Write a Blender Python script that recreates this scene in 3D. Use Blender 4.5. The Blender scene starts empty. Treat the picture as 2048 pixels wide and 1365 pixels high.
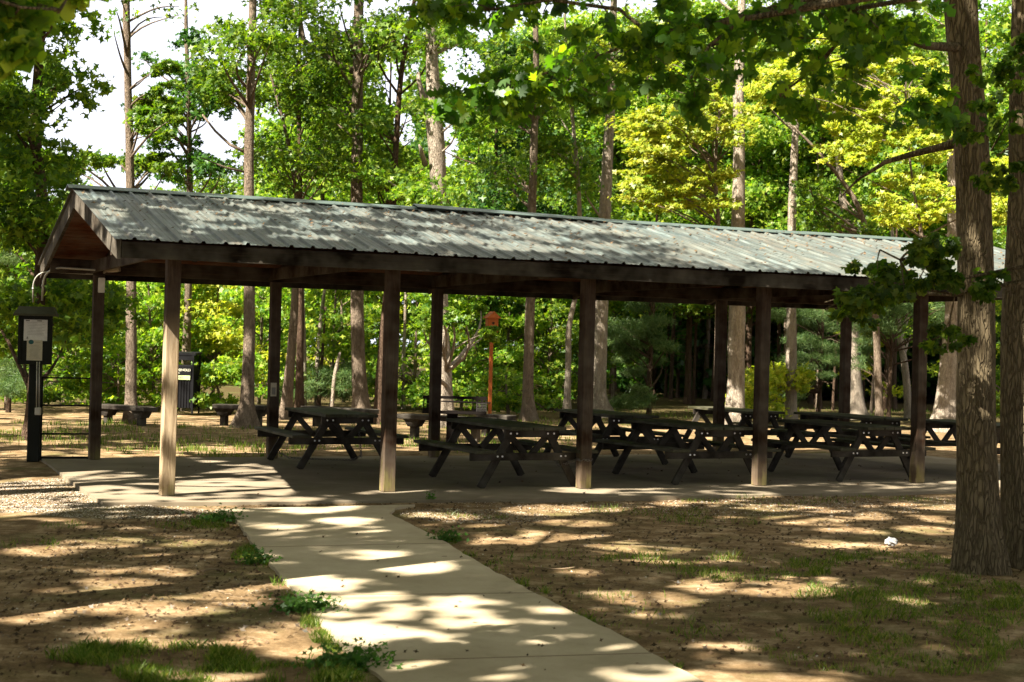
import bpy, math, random
import numpy as np
from mathutils import Vector, Matrix
R = math.radians
scene = bpy.context.scene
col = scene.collection
rng = np.random.default_rng(7)
random.seed(7)

# ---------------------------------------------------------------- camera
FPX, PITCH, ROLL, EYE = 3035.9, 0.0052, 0.0247, 1.643
_c, _s = math.cos(PITCH), math.sin(PITCH)
_r, _q = math.cos(ROLL), math.sin(ROLL)
fw = Vector((0, _c, _s)); up0 = Vector((0, -_s, _c)); rt0 = Vector((1, 0, 0))
rt = rt0 * _r + up0 * _q
up = up0 * _r - rt0 * _q
cam_d = bpy.data.cameras.new('camera')
cam = bpy.data.objects.new('camera', cam_d); col.objects.link(cam)
cam.matrix_world = Matrix(((rt.x, up.x, -fw.x, 0), (rt.y, up.y, -fw.y, 0), (rt.z, up.z, -fw.z, EYE), (0, 0, 0, 1)))
cam_d.sensor_width = 36; cam_d.lens = FPX / 2048 * 36
cam_d.clip_end = 3000; cam_d.clip_start = 0.1
cam_d.dof.use_dof = True; cam_d.dof.focus_distance = 17.5; cam_d.dof.aperture_fstop = 4.5
scene.camera = cam

# ---------------------------------------------------------------- sky, sun, exposure
SUN = Vector((-.657, -.664, 1.0)).normalized()          # towards the sun
w = bpy.data.worlds.new('World'); scene.world = w; w.use_nodes = True
nt = w.node_tree; bg = nt.nodes['Background']
sky = nt.nodes.new('ShaderNodeTexSky'); sky.sky_type = 'NISHITA'; sky.sun_disc = False
sky.sun_elevation = math.asin(SUN.z); sky.sun_rotation = math.atan2(SUN.x, SUN.y)
sky.dust_density = 2.0; sky.air_density = 1.0; sky.ozone_density = 1.0
# thin bright cloud low in the sky, warm veil added overhead to brighten the shade
tcw = nt.nodes.new('ShaderNodeTexCoord'); spw = nt.nodes.new('ShaderNodeSeparateXYZ'); nt.links.new(tcw.outputs['Generated'], spw.inputs[0])
mrw = nt.nodes.new('ShaderNodeMapRange'); mrw.interpolation_type = 'SMOOTHSTEP'
mrw.inputs[1].default_value = .46; mrw.inputs[2].default_value = .28; mrw.inputs[3].default_value = .0; mrw.inputs[4].default_value = 1.0
nt.links.new(spw.outputs[2], mrw.inputs[0])
mxw = nt.nodes.new('ShaderNodeMixRGB'); mxw.inputs[2].default_value = (5.6, 5.8, 6.5, 1)
veil = nt.nodes.new('ShaderNodeMixRGB'); veil.inputs[0].default_value = .38; veil.inputs[2].default_value = (7.2, 6.2, 3.7, 1)
nt.links.new(sky.outputs[0], veil.inputs[1])
nt.links.new(mrw.outputs[0], mxw.inputs[0]); nt.links.new(veil.outputs[0], mxw.inputs[1])
nt.links.new(mxw.outputs[0], bg.inputs[0]); bg.inputs[1].default_value = 0.05
sd = bpy.data.lights.new('sun', 'SUN'); sd.energy = 5.0; sd.angle = R(0.55); sd.color = (1.0, 0.93, 0.80)
so = bpy.data.objects.new('sun', sd); col.objects.link(so)
so.rotation_euler = SUN.to_track_quat('Z', 'Y').to_euler()
vs = scene.view_settings
vs.view_transform = 'Standard'; vs.look = 'None'; vs.gamma = 1; vs.use_curve_mapping = False
vs.exposure = 2.3
scene.cycles.max_bounces = 6; scene.cycles.diffuse_bounces = 3; scene.cycles.glossy_bounces = 2
scene.cycles.transmission_bounces = 3; scene.cycles.transparent_max_bounces = 4
scene.cycles.use_denoising = True
scene.cycles.sample_clamp_indirect = 6

# ---------------------------------------------------------------- picture <-> place
def ray(px, py):
    X2, Y2 = px - 1024, 682.5 - py
    X = X2 * _r - Y2 * _q; Y = X2 * _q + Y2 * _r
    return np.array([X / FPX, _c - _s * Y / FPX, _s + _c * Y / FPX])
def gnd(px, py, h=0.0):
    d = ray(px, py); return d * ((h - EYE) / d[2]) + np.array([0, 0, EYE])
def at(px, py, dist):
    d = ray(px, py); return d * (dist / d[1]) + np.array([0, 0, EYE])
def project(P):
    P = np.asarray(P, float); x = P[:, 0]; y = P[:, 1]; z = P[:, 2] - EYE
    d = y * _c + z * _s; v = -y * _s + z * _c
    d = np.where(d < .01, .01, d)
    X = FPX * x / d; Y = FPX * v / d
    return 1024 + X * _r + Y * _q, 682.5 - (-X * _q + Y * _r)
TH = 0.4181; X0, Y0 = -3.5776, 15.9137
def sw(u, v, z=0.0):
    return (X0 + u * math.cos(TH) - v * math.sin(TH), Y0 + u * math.sin(TH) + v * math.cos(TH), z)

# ---------------------------------------------------------------- materials
class NB:
    def __init__(s, name):
        s.m = bpy.data.materials.new(name); s.m.use_nodes = True
        s.t = s.m.node_tree; s.t.nodes.clear()
    def n(s, typ, **kw):
        nd = s.t.nodes.new(typ)
        for k, v in kw.items():
            if k.startswith('i_'):
                key = k[2:]; key = int(key) if key.isdigit() else key.replace('_', ' ')
                nd.inputs[key].default_value = v
            else: setattr(nd, k, v)
        return nd
    def l(s, a, b): s.t.links.new(a, b)
    def coords(s, scale=(1, 1, 1), kind='Object'):
        tc = s.n('ShaderNodeTexCoord'); mp = s.n('ShaderNodeMapping'); mp.inputs['Scale'].default_value = scale
        s.l(tc.outputs[kind], mp.inputs[0]); return mp.outputs[0]
    def noise(s, vec, scale=5, detail=4, rough=.6, dist=0):
        nd = s.n('ShaderNodeTexNoise'); nd.inputs['Scale'].default_value = scale
        nd.inputs['Detail'].default_value = detail; nd.inputs['Roughness'].default_value = rough
        nd.inputs['Distortion'].default_value = dist
        s.l(vec, nd.inputs['Vector']); return nd.outputs['Fac']
    def ramp(s, fac, stops):
        nd = s.n('ShaderNodeValToRGB'); el = nd.color_ramp.elements
        while len(el) < len(stops): el.new(.5)
        for e, (p, c) in zip(el, stops):
            e.position = p; e.color = (*c, 1) if len(c) == 3 else c
        s.l(fac, nd.inputs[0]); return nd.outputs[0]
    def mix(s, fac, a, b, mode='MIX'):
        nd = s.n('ShaderNodeMixRGB', blend_type=mode)
        for sock, v in zip(nd.inputs, (fac, a, b)):
            if hasattr(v, 'default_value') or hasattr(v, 'is_linked'): s.l(v, sock)
            elif isinstance(v, (int, float)): sock.default_value = v
            else: sock.default_value = (*v, 1)
        return nd.outputs[0]
    def bump(s, h, strength=.3, dist=.01, normal=None):
        nd = s.n('ShaderNodeBump'); nd.inputs['Strength'].default_value = strength
        nd.inputs['Distance'].default_value = dist; s.l(h, nd.inputs['Height'])
        if normal is not None: s.l(normal, nd.inputs['Normal'])
        return nd.outputs[0]
    def out(s, sh):
        o = s.n('ShaderNodeOutputMaterial'); s.l(sh, o.inputs[0]); return s.m
    def prin(s, color, rough=.8, metal=0, spec=.3, normal=None):
        p = s.n('ShaderNodeBsdfPrincipled')
        if hasattr(color, 'is_linked'): s.l(color, p.inputs['Base Color'])
        else: p.inputs['Base Color'].default_value = (*color, 1)
        if hasattr(rough, 'is_linked'): s.l(rough, p.inputs['Roughness'])
        else: p.inputs['Roughness'].default_value = rough
        p.inputs['Metallic'].default_value = metal
        p.inputs['Specular IOR Level'].default_value = spec
        if normal is not None: s.l(normal, p.inputs['Normal'])
        return p.outputs[0]

def plain(name, c, rough=.7, metal=0, spec=.12):
    b = NB(name)
    v = b.coords()
    f = b.noise(v, 14, 5)
    cc = b.mix(f, tuple(x * .7 for x in c), tuple(min(1, x * 1.25) for x in c))
    return b.out(b.prin(cc, rough, metal, spec, b.bump(f, .15, .004)))

def wood(name, scale, dark, mid, light, lichen=False, rough=.8, base=0, pale=((.05, .03, .018), (.26, .19, .125))):
    b = NB(name); v = b.coords(scale)
    info = b.n('ShaderNodeObjectInfo')
    add = b.n('ShaderNodeVectorMath', operation='ADD'); b.l(v, add.inputs[0])
    comb = b.n('ShaderNodeCombineXYZ')
    mul = b.n('ShaderNodeMath', operation='MULTIPLY'); mul.inputs[1].default_value = 37.0
    b.l(info.outputs['Random'], mul.inputs[0]); b.l(mul.outputs[0], comb.inputs[0]); b.l(mul.outputs[0], comb.inputs[1])
    b.l(comb.outputs[0], add.inputs[1]); v = add.outputs[0]
    g = b.noise(v, 5, 6, .7, 1.2)
    fine = b.noise(v, 22, 3, .6)
    big = b.noise(b.coords((1, 1, 1)), 2.3, 3)
    c = b.ramp(g, [(.25, dark), (.5, mid), (.72, light)])
    c = b.mix(b.ramp(fine, [(.35, (0, 0, 0)), (.62, (1, 1, 1))]), b.mix(.55, c, dark), c)
    c = b.mix(b.ramp(big, [(.35, (0, 0, 0)), (.7, (.5, .5, .5))]), c, b.mix(.5, c, (.30, .27, .22)))
    if base:                                             # pale tone painted below this height, standing in for sun on the post
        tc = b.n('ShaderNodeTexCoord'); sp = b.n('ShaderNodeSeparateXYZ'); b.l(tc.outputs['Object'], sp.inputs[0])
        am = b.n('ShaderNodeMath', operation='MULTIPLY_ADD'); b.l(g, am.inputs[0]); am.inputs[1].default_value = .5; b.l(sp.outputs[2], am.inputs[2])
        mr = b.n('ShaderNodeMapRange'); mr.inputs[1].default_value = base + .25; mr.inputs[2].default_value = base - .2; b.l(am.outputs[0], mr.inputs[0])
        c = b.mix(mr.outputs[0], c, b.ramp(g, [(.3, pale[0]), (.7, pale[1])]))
    if lichen:
        tc = b.n('ShaderNodeTexCoord'); sp = b.n('ShaderNodeSeparateXYZ'); b.l(tc.outputs['Object'], sp.inputs[0])
        mr = b.n('ShaderNodeMapRange'); mr.inputs[1].default_value = .55; mr.inputs[2].default_value = .05
        b.l(sp.outputs[2], mr.inputs[0])
        m2 = b.n('ShaderNodeMath', operation='MULTIPLY'); b.l(mr.outputs[0], m2.inputs[0])
        b.l(b.ramp(b.noise(b.coords((1, 1, .4)), 9, 4), [(.46, (0, 0, 0)), (.68, (.45, .45, .45))]), m2.inputs[1])
        c = b.mix(m2.outputs[0], c, (.26, .25, .05))
    return b.out(b.prin(c, rough + .1, 0, .06, b.bump(g, .5, .006, b.bump(fine, .4, .003))))

M = {}
M['post'] = wood('weathered_post_sunlit_foot', (6, 6, .35), (.012, .006, .003), (.034, .018, .010), (.075, .046, .028), True, base=.42)  # pale foot painted in as sun reaching under the eave
M['post_sunlit'] = wood('sunlit_post_wood', (6, 6, .35), (.014, .007, .004), (.045, .026, .016), (.10, .065, .042), True, base=1.95, pale=((.15, .095, .048), (.53, .41, .27)))  # sunlit copy of the post wood, painted pale up to the roof's shade line
M['stain_u'] = wood('dark_stained_board', (.35, 6, 6), (.004, .003, .002), (.010, .0065, .004), (.035, .024, .017))
M['stain_z'] = wood('weathered_rake_board', (3, 4, .8), (.012, .009, .006), (.035, .027, .019), (.17, .14, .105))
M['ceil'] = wood('red_brown_ceiling_board', (.3, 5, 5), (.04, .011, .004), (.12, .035, .012), (.20, .065, .022))
M['beam'] = wood('brown_beam', (.35, 5, 5), (.006, .003, .002), (.022, .011, .006), (.06, .032, .018))
M['table'] = wood('dark_table_wood', (6, .35, 6), (.004, .0028, .002), (.012, .008, .0055), (.032, .021, .013), rough=.6)
M['tabletop'] = wood('mossy_tabletop_wood', (6, .35, 6), (.012, .011, .005), (.026, .027, .010), (.07, .068, .026), rough=.5)
M['bench'] = wood('bench_plank_wood', (.4, 5, 5), (.004, .0025, .002), (.011, .008, .006), (.035, .026, .02))
M['steel'] = plain('galvanised_conduit', (.42, .40, .34), .45, .6, .5)
M['bolt'] = plain('bolt_steel', (.6, .58, .55), .35, .8, .5)
M['black'] = plain('black_painted_steel', (.007, .007, .008), .6, 0, .08)
M['iron'] = plain('sooty_grill_iron', (.008, .006, .005), .8, 0, .06)
M['chain'] = plain('dull_chain_steel', (.12, .11, .10), .45, .8, .5)
M['kiosk'] = plain('dark_notice_box_paint', (.012, .013, .010), .55)
M['kioskroof'] = plain('mossy_box_roof', (.06, .06, .038), .7)
M['paper'] = plain('notice_paper', (.62, .62, .60), .6)
M['paper2'] = plain('cream_notice_paper', (.48, .45, .34), .6)
M['ink'] = plain('grey_print', (.22, .22, .2), .7)
M['teal'] = plain('teal_print', (.03, .10, .11), .7)
M['white'] = plain('white_plastic', (.72, .70, .64), .5)
M['lamp'] = plain('tan_fixture', (.35, .29, .22), .5)
M['green'] = plain('pale_green_label', (.42, .50, .24), .5)
M['letter'] = plain('cream_lettering', (.6, .58, .45), .5)
M['rust'] = plain('rust_orange_paint', (.30, .082, .02), .6)
M['rustdark'] = plain('rust_shadow_hole', (.04, .02, .012), .8)
M['tissue'] = plain('white_tissue', (.40, .40, .40), .8)
M['cap'] = plain('green_grey_ridge_cap', (.075, .105, .095), .4, .2, .5)
M['stick'] = plain('fallen_stick', (.22, .16, .10), .9)

def roofmat():
    b = NB('weathered_green_metal_roof')
    v = b.coords((1, 1, 1)); vs_ = b.coords((7, .4, 1))
    streak = b.noise(vs_, 3, 5, .7); blot = b.noise(v, 1.4, 6, .65); spots = b.noise(v, 16, 4, .7)
    c = b.ramp(streak, [(.28, (.022, .029, .028)), (.5, (.05, .066, .064)), (.75, (.17, .205, .195))])
    c = b.mix(b.ramp(blot, [(.38, (0, 0, 0)), (.68, (.8, .8, .8))]), c, (.10, .10, .08))
    br = b.noise(b.coords((5, .25, 1)), 2.1, 5, .7)
    c = b.mix(b.ramp(br, [(.50, (0, 0, 0)), (.68, (.7, .7, .7))]), c, (.085, .062, .042))
    c = b.mix(b.ramp(spots, [(.60, (0, 0, 0)), (.72, (.6, .6, .6))]), c, (.13, .09, .05))
    r = b.ramp(blot, [(.3, (.38,) * 3), (.7, (.6,) * 3)])
    return b.out(b.prin(c, r, .0, .5, b.bump(streak, .15, .004)))
M['roof'] = roofmat()

def bark(name, dark, mid, light, sc=1.0, strength=.9):
    b = NB(name)
    info = b.n('ShaderNodeObjectInfo')
    v0 = b.coords((1, 1, 1)); add = b.n('ShaderNodeVectorMath', operation='ADD'); b.l(v0, add.inputs[0]); b.l(info.outputs['Location'], add.inputs[1])
    mp = b.n('ShaderNodeMapping'); mp.inputs['Scale'].default_value = (9 * sc, 9 * sc, 1.8 * sc); b.l(add.outputs[0], mp.inputs[0])
    vv = mp.outputs[0]
    n1 = b.noise(vv, 1.0, 5, .65, .5)
    mixv = b.mix(.16, vv, b.n('ShaderNodeTexNoise').outputs['Color'])
    vo = b.n('ShaderNodeTexVoronoi', feature='DISTANCE_TO_EDGE'); vo.inputs['Scale'].default_value = 3.2
    nz = b.n('ShaderNodeTexNoise'); nz.inputs['Scale'].default_value = 2.4; b.l(vv, nz.inputs['Vector'])
    va = b.n('ShaderNodeVectorMath', operation='MULTIPLY_ADD'); b.l(nz.outputs['Color'], va.inputs[0]); va.inputs[1].default_value = (.7, .7, .7); b.l(vv, va.inputs[2])
    b.l(va.outputs[0], vo.inputs['Vector'])
    fur = b.ramp(vo.outputs['Distance'], [(.0, (0, 0, 0)), (.16, (1, 1, 1))])
    c = b.ramp(n1, [(.3, mid), (.68, light)])
    c = b.mix(fur, b.mix(.6, dark, c), c)
    patch = b.noise(add.outputs[0], 2.2, 4)
    c = b.mix(b.ramp(patch, [(.45, (0, 0, 0)), (.7, (.55, .55, .55))]), c, b.mix(.5, c, light))
    return b.out(b.prin(c, .95, 0, .05, b.bump(fur, strength, .018, b.bump(n1, .5, .01))))
M['bark_big'] = bark('furrowed_oak_bark', (.025, .018, .010), (.105, .080, .046), (.21, .165, .10), 1.15, 1.0)
M['bark'] = bark('grey_brown_bark', (.03, .021, .014), (.105, .076, .052), (.25, .195, .145), 1.6)
M['bark_pale'] = bark('pale_maple_bark', (.07, .052, .036), (.20, .155, .115), (.40, .34, .27), 1.5, .9)
M['bark_dark'] = bark('dark_pine_bark', (.015, .009, .006), (.055, .034, .022), (.12, .08, .055), 1.4)

def leafmat(name, ramp, trans, tw=.45, gloss=.014):
    b = NB(name)
    g = b.n('ShaderNodeNewGeometry')
    c = b.ramp(g.outputs['Random Per Island'], ramp)
    oi = b.n('ShaderNodeObjectInfo'); vr = b.n('ShaderNodeMapRange'); vr.inputs[3].default_value = .78; vr.inputs[4].default_value = 1.2
    b.l(oi.outputs['Random'], vr.inputs[0])
    big = b.noise(b.coords((1, 1, 1)), .8, 2)
    hsv = b.n('ShaderNodeHueSaturation'); b.l(c, hsv.inputs['Color'])
    mr = b.n('ShaderNodeMapRange'); mr.inputs[3].default_value = .47; mr.inputs[4].default_value = .53; b.l(big, mr.inputs[0]); b.l(mr.outputs[0], hsv.inputs['Hue']); b.l(vr.outputs[0], hsv.inputs['Value'])
    c = hsv.outputs[0]
    d = b.n('ShaderNodeBsdfDiffuse'); b.l(c, d.inputs[0])
    t = b.n('ShaderNodeBsdfTranslucent'); b.l(b.mix(1.0, c, trans, 'MULTIPLY'), t.inputs[0])
    gl = b.n('ShaderNodeBsdfGlossy'); gl.inputs['Roughness'].default_value = .42; gl.inputs[0].default_value = (.9, .95, .9, 1)
    m1 = b.n('ShaderNodeMixShader'); m1.inputs[0].default_value = tw; b.l(d.outputs[0], m1.inputs[1]); b.l(t.outputs[0], m1.inputs[2])
    m2 = b.n('ShaderNodeMixShader'); m2.inputs[0].default_value = gloss; b.l(m1.outputs[0], m2.inputs[1]); b.l(gl.outputs[0], m2.inputs[2])
    return b.out(m2.outputs[0])
T2 = (2.1, 2.3, .6)
M['leaf'] = leafmat('green_oak_leaf', [(0, (.026, .062, .008)), (.5, (.068, .125, .012)), (1, (.16, .21, .02))], T2)
M['leaf_dark'] = leafmat('deep_green_leaf', [(0, (.014, .042, .010)), (.6, (.03, .075, .012)), (1, (.06, .12, .016))], T2, .35)
M['leaf_bright'] = leafmat('bright_understory_leaf', [(0, (.045, .11, .012)), (.5, (.11, .19, .018)), (1, (.26, .31, .035))], T2)
M['leaf_yellow'] = leafmat('yellow_green_maple_leaf', [(0, (.13, .20, .015)), (.5, (.25, .30, .025)), (1, (.42, .40, .05))], (1.9, 1.9, .7))
M['leaf_near'] = leafmat('near_oak_leaf', [(0, (.024, .062, .008)), (.6, (.05, .11, .012)), (1, (.16, .22, .02))], (2.3, 2.6, .5), .6, .02)
M['needle'] = leafmat('pine_needle', [(0, (.035, .075, .022)), (.5, (.075, .13, .04)), (1, (.15, .20, .07))], (1.6, 1.7, .7), .3)
M['grass'] = leafmat('short_grass', [(0, (.05, .10, .012)), (.6, (.10, .15, .02)), (1, (.22, .22, .06))], (1.8, 1.9, .6), .4)
M['weed'] = leafmat('weed_leaf', [(0, (.03, .09, .012)), (1, (.07, .15, .02))], T2, .35)
M['litter'] = leafmat('dry_leaf', [(0, (.035, .02, .010)), (.6, (.09, .055, .028)), (1, (.16, .105, .06))], (1, 1, 1), .15)
M['pebble'] = leafmat('pebble', [(0, (.16, .125, .09)), (.5, (.34, .28, .21)), (1, (.58, .51, .42))], (1, 1, 1), 0, .04)

def groundmat():
    b = NB('sandy_dirt_ground')
    v = b.coords((1, 1, 1))
    a = b.noise(v, .55, 6, .62); m = b.noise(v, 3.2, 6, .7); f = b.noise(v, 55, 4, .75); g = b.noise(v, 160, 2, .6)
    c = b.ramp(m, [(.3, (.075, .047, .023)), (.5, (.185, .122, .063)), (.72, (.46, .34, .21))])
    c = b.mix(b.ramp(a, [(.46, (0, 0, 0)), (.68, (.45, .45, .45))]), c, (.10, .070, .036))
    sp = b.n('ShaderNodeSeparateXYZ'); tc = b.n('ShaderNodeTexCoord'); b.l(tc.outputs['Object'], sp.inputs[0])
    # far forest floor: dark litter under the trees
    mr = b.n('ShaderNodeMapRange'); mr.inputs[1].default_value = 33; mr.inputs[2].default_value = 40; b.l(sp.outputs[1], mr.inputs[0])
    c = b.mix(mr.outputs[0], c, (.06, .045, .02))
    # thin grass film, patchy
    gr = b.ramp(b.noise(v, .9, 5, .6), [(.52, (0, 0, 0)), (.66, (.55, .55, .55))])
    c = b.mix(gr, c, (.085, .095, .03))
    c = b.mix(b.ramp(f, [(.32, (.8, .8, .8)), (.46, (0, 0, 0))]), c, b.mix(.65, c, (.03, .02, .012)))
    c = b.mix(b.ramp(f, [(.58, (0, 0, 0)), (.72, (.7, .7, .7))]), c, b.mix(.5, c, (.50, .40, .28)))
    n = b.bump(m, .35, .05, b.bump(f, .6, .012, b.bump(g, .4, .004)))
    return b.out(b.prin(c, .95, 0, .02, n))
M['ground'] = groundmat()
def concmat(name, c1, c2):
    b = NB(name); v = b.coords((1, 1, 1))
    a = b.noise(v, 1.1, 6, .65); f = b.noise(v, 90, 4, .7); s_ = b.noise(v, 9, 5, .7)
    c = b.ramp(a, [(.3, c1), (.7, c2)])
    c = b.mix(b.ramp(s_, [(.3, (.35, .35, .35)), (.45, (0, 0, 0))]), c, b.mix(.4, c, (.10, .08, .05)))
    c = b.mix(b.ramp(f, [(.30, (.6, .6, .6)), (.42, (0, 0, 0))]), c, b.mix(.5, c, (.08, .065, .045)))
    st = b.noise(v, .75, 7, .68, .6)
    c = b.mix(b.ramp(st, [(.50, (0, 0, 0)), (.66, (.45, .45, .45))]), c, b.mix(.6, c, (.12, .09, .055)))
    return b.out(b.prin(c, .92, 0, .05, b.bump(f, .3, .003, b.bump(s_, .15, .006))))
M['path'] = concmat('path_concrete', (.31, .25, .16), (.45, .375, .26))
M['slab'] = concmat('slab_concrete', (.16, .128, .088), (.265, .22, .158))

# ---------------------------------------------------------------- objects helpers
def tag(o, label=None, cat=None, group=None, kind=None):
    if label: o['label'] = label
    if cat: o['category'] = cat
    if group: o['group'] = group
    if kind: o['kind'] = kind
    return o
def empty(name, loc=(0, 0, 0), rz=0):
    o = bpy.data.objects.new(name, None); col.objects.link(o); o.location = loc; o.rotation_euler = (0, 0, rz); o.empty_display_size = .2
    return o
def copy_tree(o, parent=None):
    c = o.copy(); col.objects.link(c); c.parent = parent
    for ch in list(o.children): copy_tree(ch, c)
    return c
class MB:
    def __init__(s): s.v = []; s.f = []; s.mi = []; s.sm = []; s.cur = 0
    def add(s, vs_, fs, smooth=False):
        b = len(s.v); s.v += [tuple(map(float, p)) for p in vs_]
        for f in fs: s.f.append([i + b for i in f]); s.mi.append(s.cur); s.sm.append(smooth)
        return s
    def box(s, c, size, rot=None, bev=0.0):
        hx, hy, hz = [a / 2 for a in size]
        if bev <= 0 or min(hx, hy, hz) < bev * 1.5:
            P = [Vector((x * hx, y * hy, z * hz)) for x in (-1, 1) for y in (-1, 1) for z in (-1, 1)]
            F = [(0, 1, 3, 2), (4, 6, 7, 5), (0, 4, 5, 1), (2, 3, 7, 6), (0, 2, 6, 4), (1, 5, 7, 3)]
        else:
            P = []; idx = {}
            for sx in (-1, 1):
                for sy in (-1, 1):
                    for sz in (-1, 1):
                        for ax in range(3):
                            q = [sx * (hx - bev), sy * (hy - bev), sz * (hz - bev)]
                            q[ax] = (sx * hx, sy * hy, sz * hz)[ax]
                            idx[(sx, sy, sz, ax)] = len(P); P.append(Vector(q))
            F = []
            for ax in range(3):
                o1, o2 = [a for a in range(3) if a != ax]
                for sgn in (-1, 1):
                    q = []
                    for a, b2 in ((-1, -1), (1, -1), (1, 1), (-1, 1)):
                        k = [0, 0, 0]; k[ax] = sgn; k[o1] = a; k[o2] = b2; q.append(idx[(*k, ax)])
                    F.append(q)
                for a in (-1, 1):
                    for b2 in (-1, 1):
                        k0 = [0, 0, 0]; k0[o1] = a; k0[o2] = b2; k1 = list(k0); k0[ax] = -1; k1[ax] = 1
                        F.append([idx[(*k0, o1)], idx[(*k1, o1)], idx[(*k1, o2)], idx[(*k0, o2)]])
            for sx in (-1, 1):
                for sy in (-1, 1):
                    for sz in (-1, 1): F.append([idx[(sx, sy, sz, a)] for a in range(3)])
        m = rot if rot is not None else Matrix.Identity(3)
        c = Vector(c); return s.add([m @ p + c for p in P], F)
    def beam(s, a, b, wd, ht, upv=(0, 0, 1), bev=0.004):
        a, b = Vector(a), Vector(b); d = b - a; L = d.length; y = d.normalized()
        x = y.cross(Vector(upv)).normalized(); z = x.cross(y)
        m = Matrix((x, y, z)).transposed(); return s.box((a + b) / 2, (wd, L, ht), m, bev)
    def tube(s, pts, rad, n=8, cap=True):
        pts = [Vector(p) for p in pts]; k = len(pts)
        if not hasattr(rad, '__len__'): rad = [rad] * k
        V = []; F = []; ref = None
        for i, p in enumerate(pts):
            t = (pts[min(i + 1, k - 1)] - pts[max(i - 1, 0)]).normalized()
            if ref is None: ref = t.orthogonal().normalized()
            ref = (ref - t * ref.dot(t)).normalized(); b2 = t.cross(ref)
            for j in range(n):
                a = 2 * math.pi * j / n; V.append(p + (ref * math.cos(a) + b2 * math.sin(a)) * rad[i])
        for i in range(k - 1):
            for j in range(n):
                F.append((i * n + j, i * n + (j + 1) % n, (i + 1) * n + (j + 1) % n, (i + 1) * n + j))
        s.add(V, F, True)
        if cap:
            b0 = len(s.v) - len(V); s.f.append([b0 + j for j in range(n)][::-1]); s.mi.append(s.cur); s.sm.append(False)
            s.f.append([b0 + (k - 1) * n + j for j in range(n)]); s.mi.append(s.cur); s.sm.append(False)
        return s
    def build(s, name, mats, parent=None):
        me = bpy.data.meshes.new(name); me.from_pydata(s.v, [], s.f); me.update()
        if not isinstance(mats, (list, tuple)): mats = [mats]
        for m in mats: me.materials.append(m)
        me.polygons.foreach_set('material_index', s.mi); me.polygons.foreach_set('use_smooth', s.sm)
        import bmesh
        bm = bmesh.new(); bm.from_mesh(me); bmesh.ops.recalc_face_normals(bm, faces=bm.faces); bm.to_mesh(me); bm.free()
        o = bpy.data.objects.new(name, me); col.objects.link(o)
        if parent: o.parent = parent
        return o

def mesh_np(name, verts, k, mat, parent=None, loops=None):
    """verts (N*k,3): N separate faces of k corners each"""
    n = len(verts) // k
    me = bpy.data.meshes.new(name)
    me.vertices.add(n * k); me.vertices.foreach_set('co', np.ascontiguousarray(verts, dtype=np.float32).ravel())
    me.loops.add(n * k); me.loops.foreach_set('vertex_index', np.arange(n * k, dtype=np.int32))
    me.polygons.add(n); me.polygons.foreach_set('loop_start', np.arange(0, n * k, k, dtype=np.int32))
    try: me.polygons.foreach_set('loop_total', np.full(n, k, dtype=np.int32))
    except Exception: pass
    me.update(calc_edges=True)
    me.materials.append(mat)
    o = bpy.data.objects.new(name, me); col.objects.link(o)
    if parent: o.parent = parent
    return o

# leaf outlines in the leaf plane: (along, across, lift)
def outline(pts): return np.array([(a, c, l) for a, c, l in pts], float)
LEAF4 = outline([(-.5, 0, 0), (-.05, .36, .05), (.5, 0, -.04), (-.05, -.36, .05)])
LEAF8 = outline([(-.5, 0, 0), (-.12, .16, .03), (-.02, .50, .02), (.14, .16, .03), (.55, 0, -.06), (.14, -.16, .03), (-.02, -.50, .02), (-.12, -.16, .03)])
LEAF14 = outline([(-.5, 0, 0), (-.30, .10, .05), (-.30, .34, -.06), (-.08, .14, .08), (.05, .46, -.12), (.14, .16, .06), (.38, .28, -.10),
                  (.60, 0, -.18), (.36, -.26, -.08), (.14, -.16, .06), (.05, -.42, -.14), (-.08, -.14, .08), (-.24, -.36, -.05), (-.30, -.10, .05)])
NEED = outline([(-.5, .03, 0), (.5, .0, .02), (-.5, -.03, 0)])
def leaves_np(P, size, tmpl, upb=1.0, droop=0.0, sizevar=.3):
    P = np.asarray(P); n = len(P)
    nrm = rng.normal(size=(n, 3)); nrm /= np.linalg.norm(nrm, axis=1)[:, None]
    nrm[:, 2] += upb; nrm[:, 0] -= .35 * upb; nrm[:, 1] -= .35 * upb
    nrm /= np.linalg.norm(nrm, axis=1)[:, None]
    t = rng.normal(size=(n, 3)); t[:, 2] -= droop
    t -= nrm * (t * nrm).sum(1)[:, None]; t /= np.linalg.norm(t, axis=1)[:, None] + 1e-9
    b = np.cross(nrm, t)
    s_ = size * (1 + sizevar * rng.uniform(-1, 1, n))
    V = (P[:, None, :] + (t[:, None, :] * tmpl[None, :, 0, None] + b[:, None, :] * tmpl[None, :, 1, None]
         + nrm[:, None, :] * tmpl[None, :, 2, None]) * s_[:, None, None])
    return V.reshape(-1, 3)
def in_clumps(C, r, flat, per):
    """C (m,3) clump centres, r (m,) radii -> leaf points in flattened, thin-shelled blobs made of twigs"""
    C = np.asarray(C); m = len(C); per = int(per)
    tw = max(3, per // 9)
    d = rng.normal(size=(m, tw, 3)); d /= np.linalg.norm(d, axis=2)[:, :, None]
    rr = rng.uniform(.25, 1, (m, tw, 1)) ** .6
    tips = d * rr * np.asarray(r)[:, None, None]; tips[:, :, 2] *= flat
    tips += C[:, None, :]
    q = max(1, per // tw)
    L = tips[:, :, None, :] + rng.normal(size=(m, tw, q, 3)) * np.array([.16, .16, .075]) * np.asarray(r)[:, None, None, None]
    return L.reshape(-1, 3)

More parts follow.
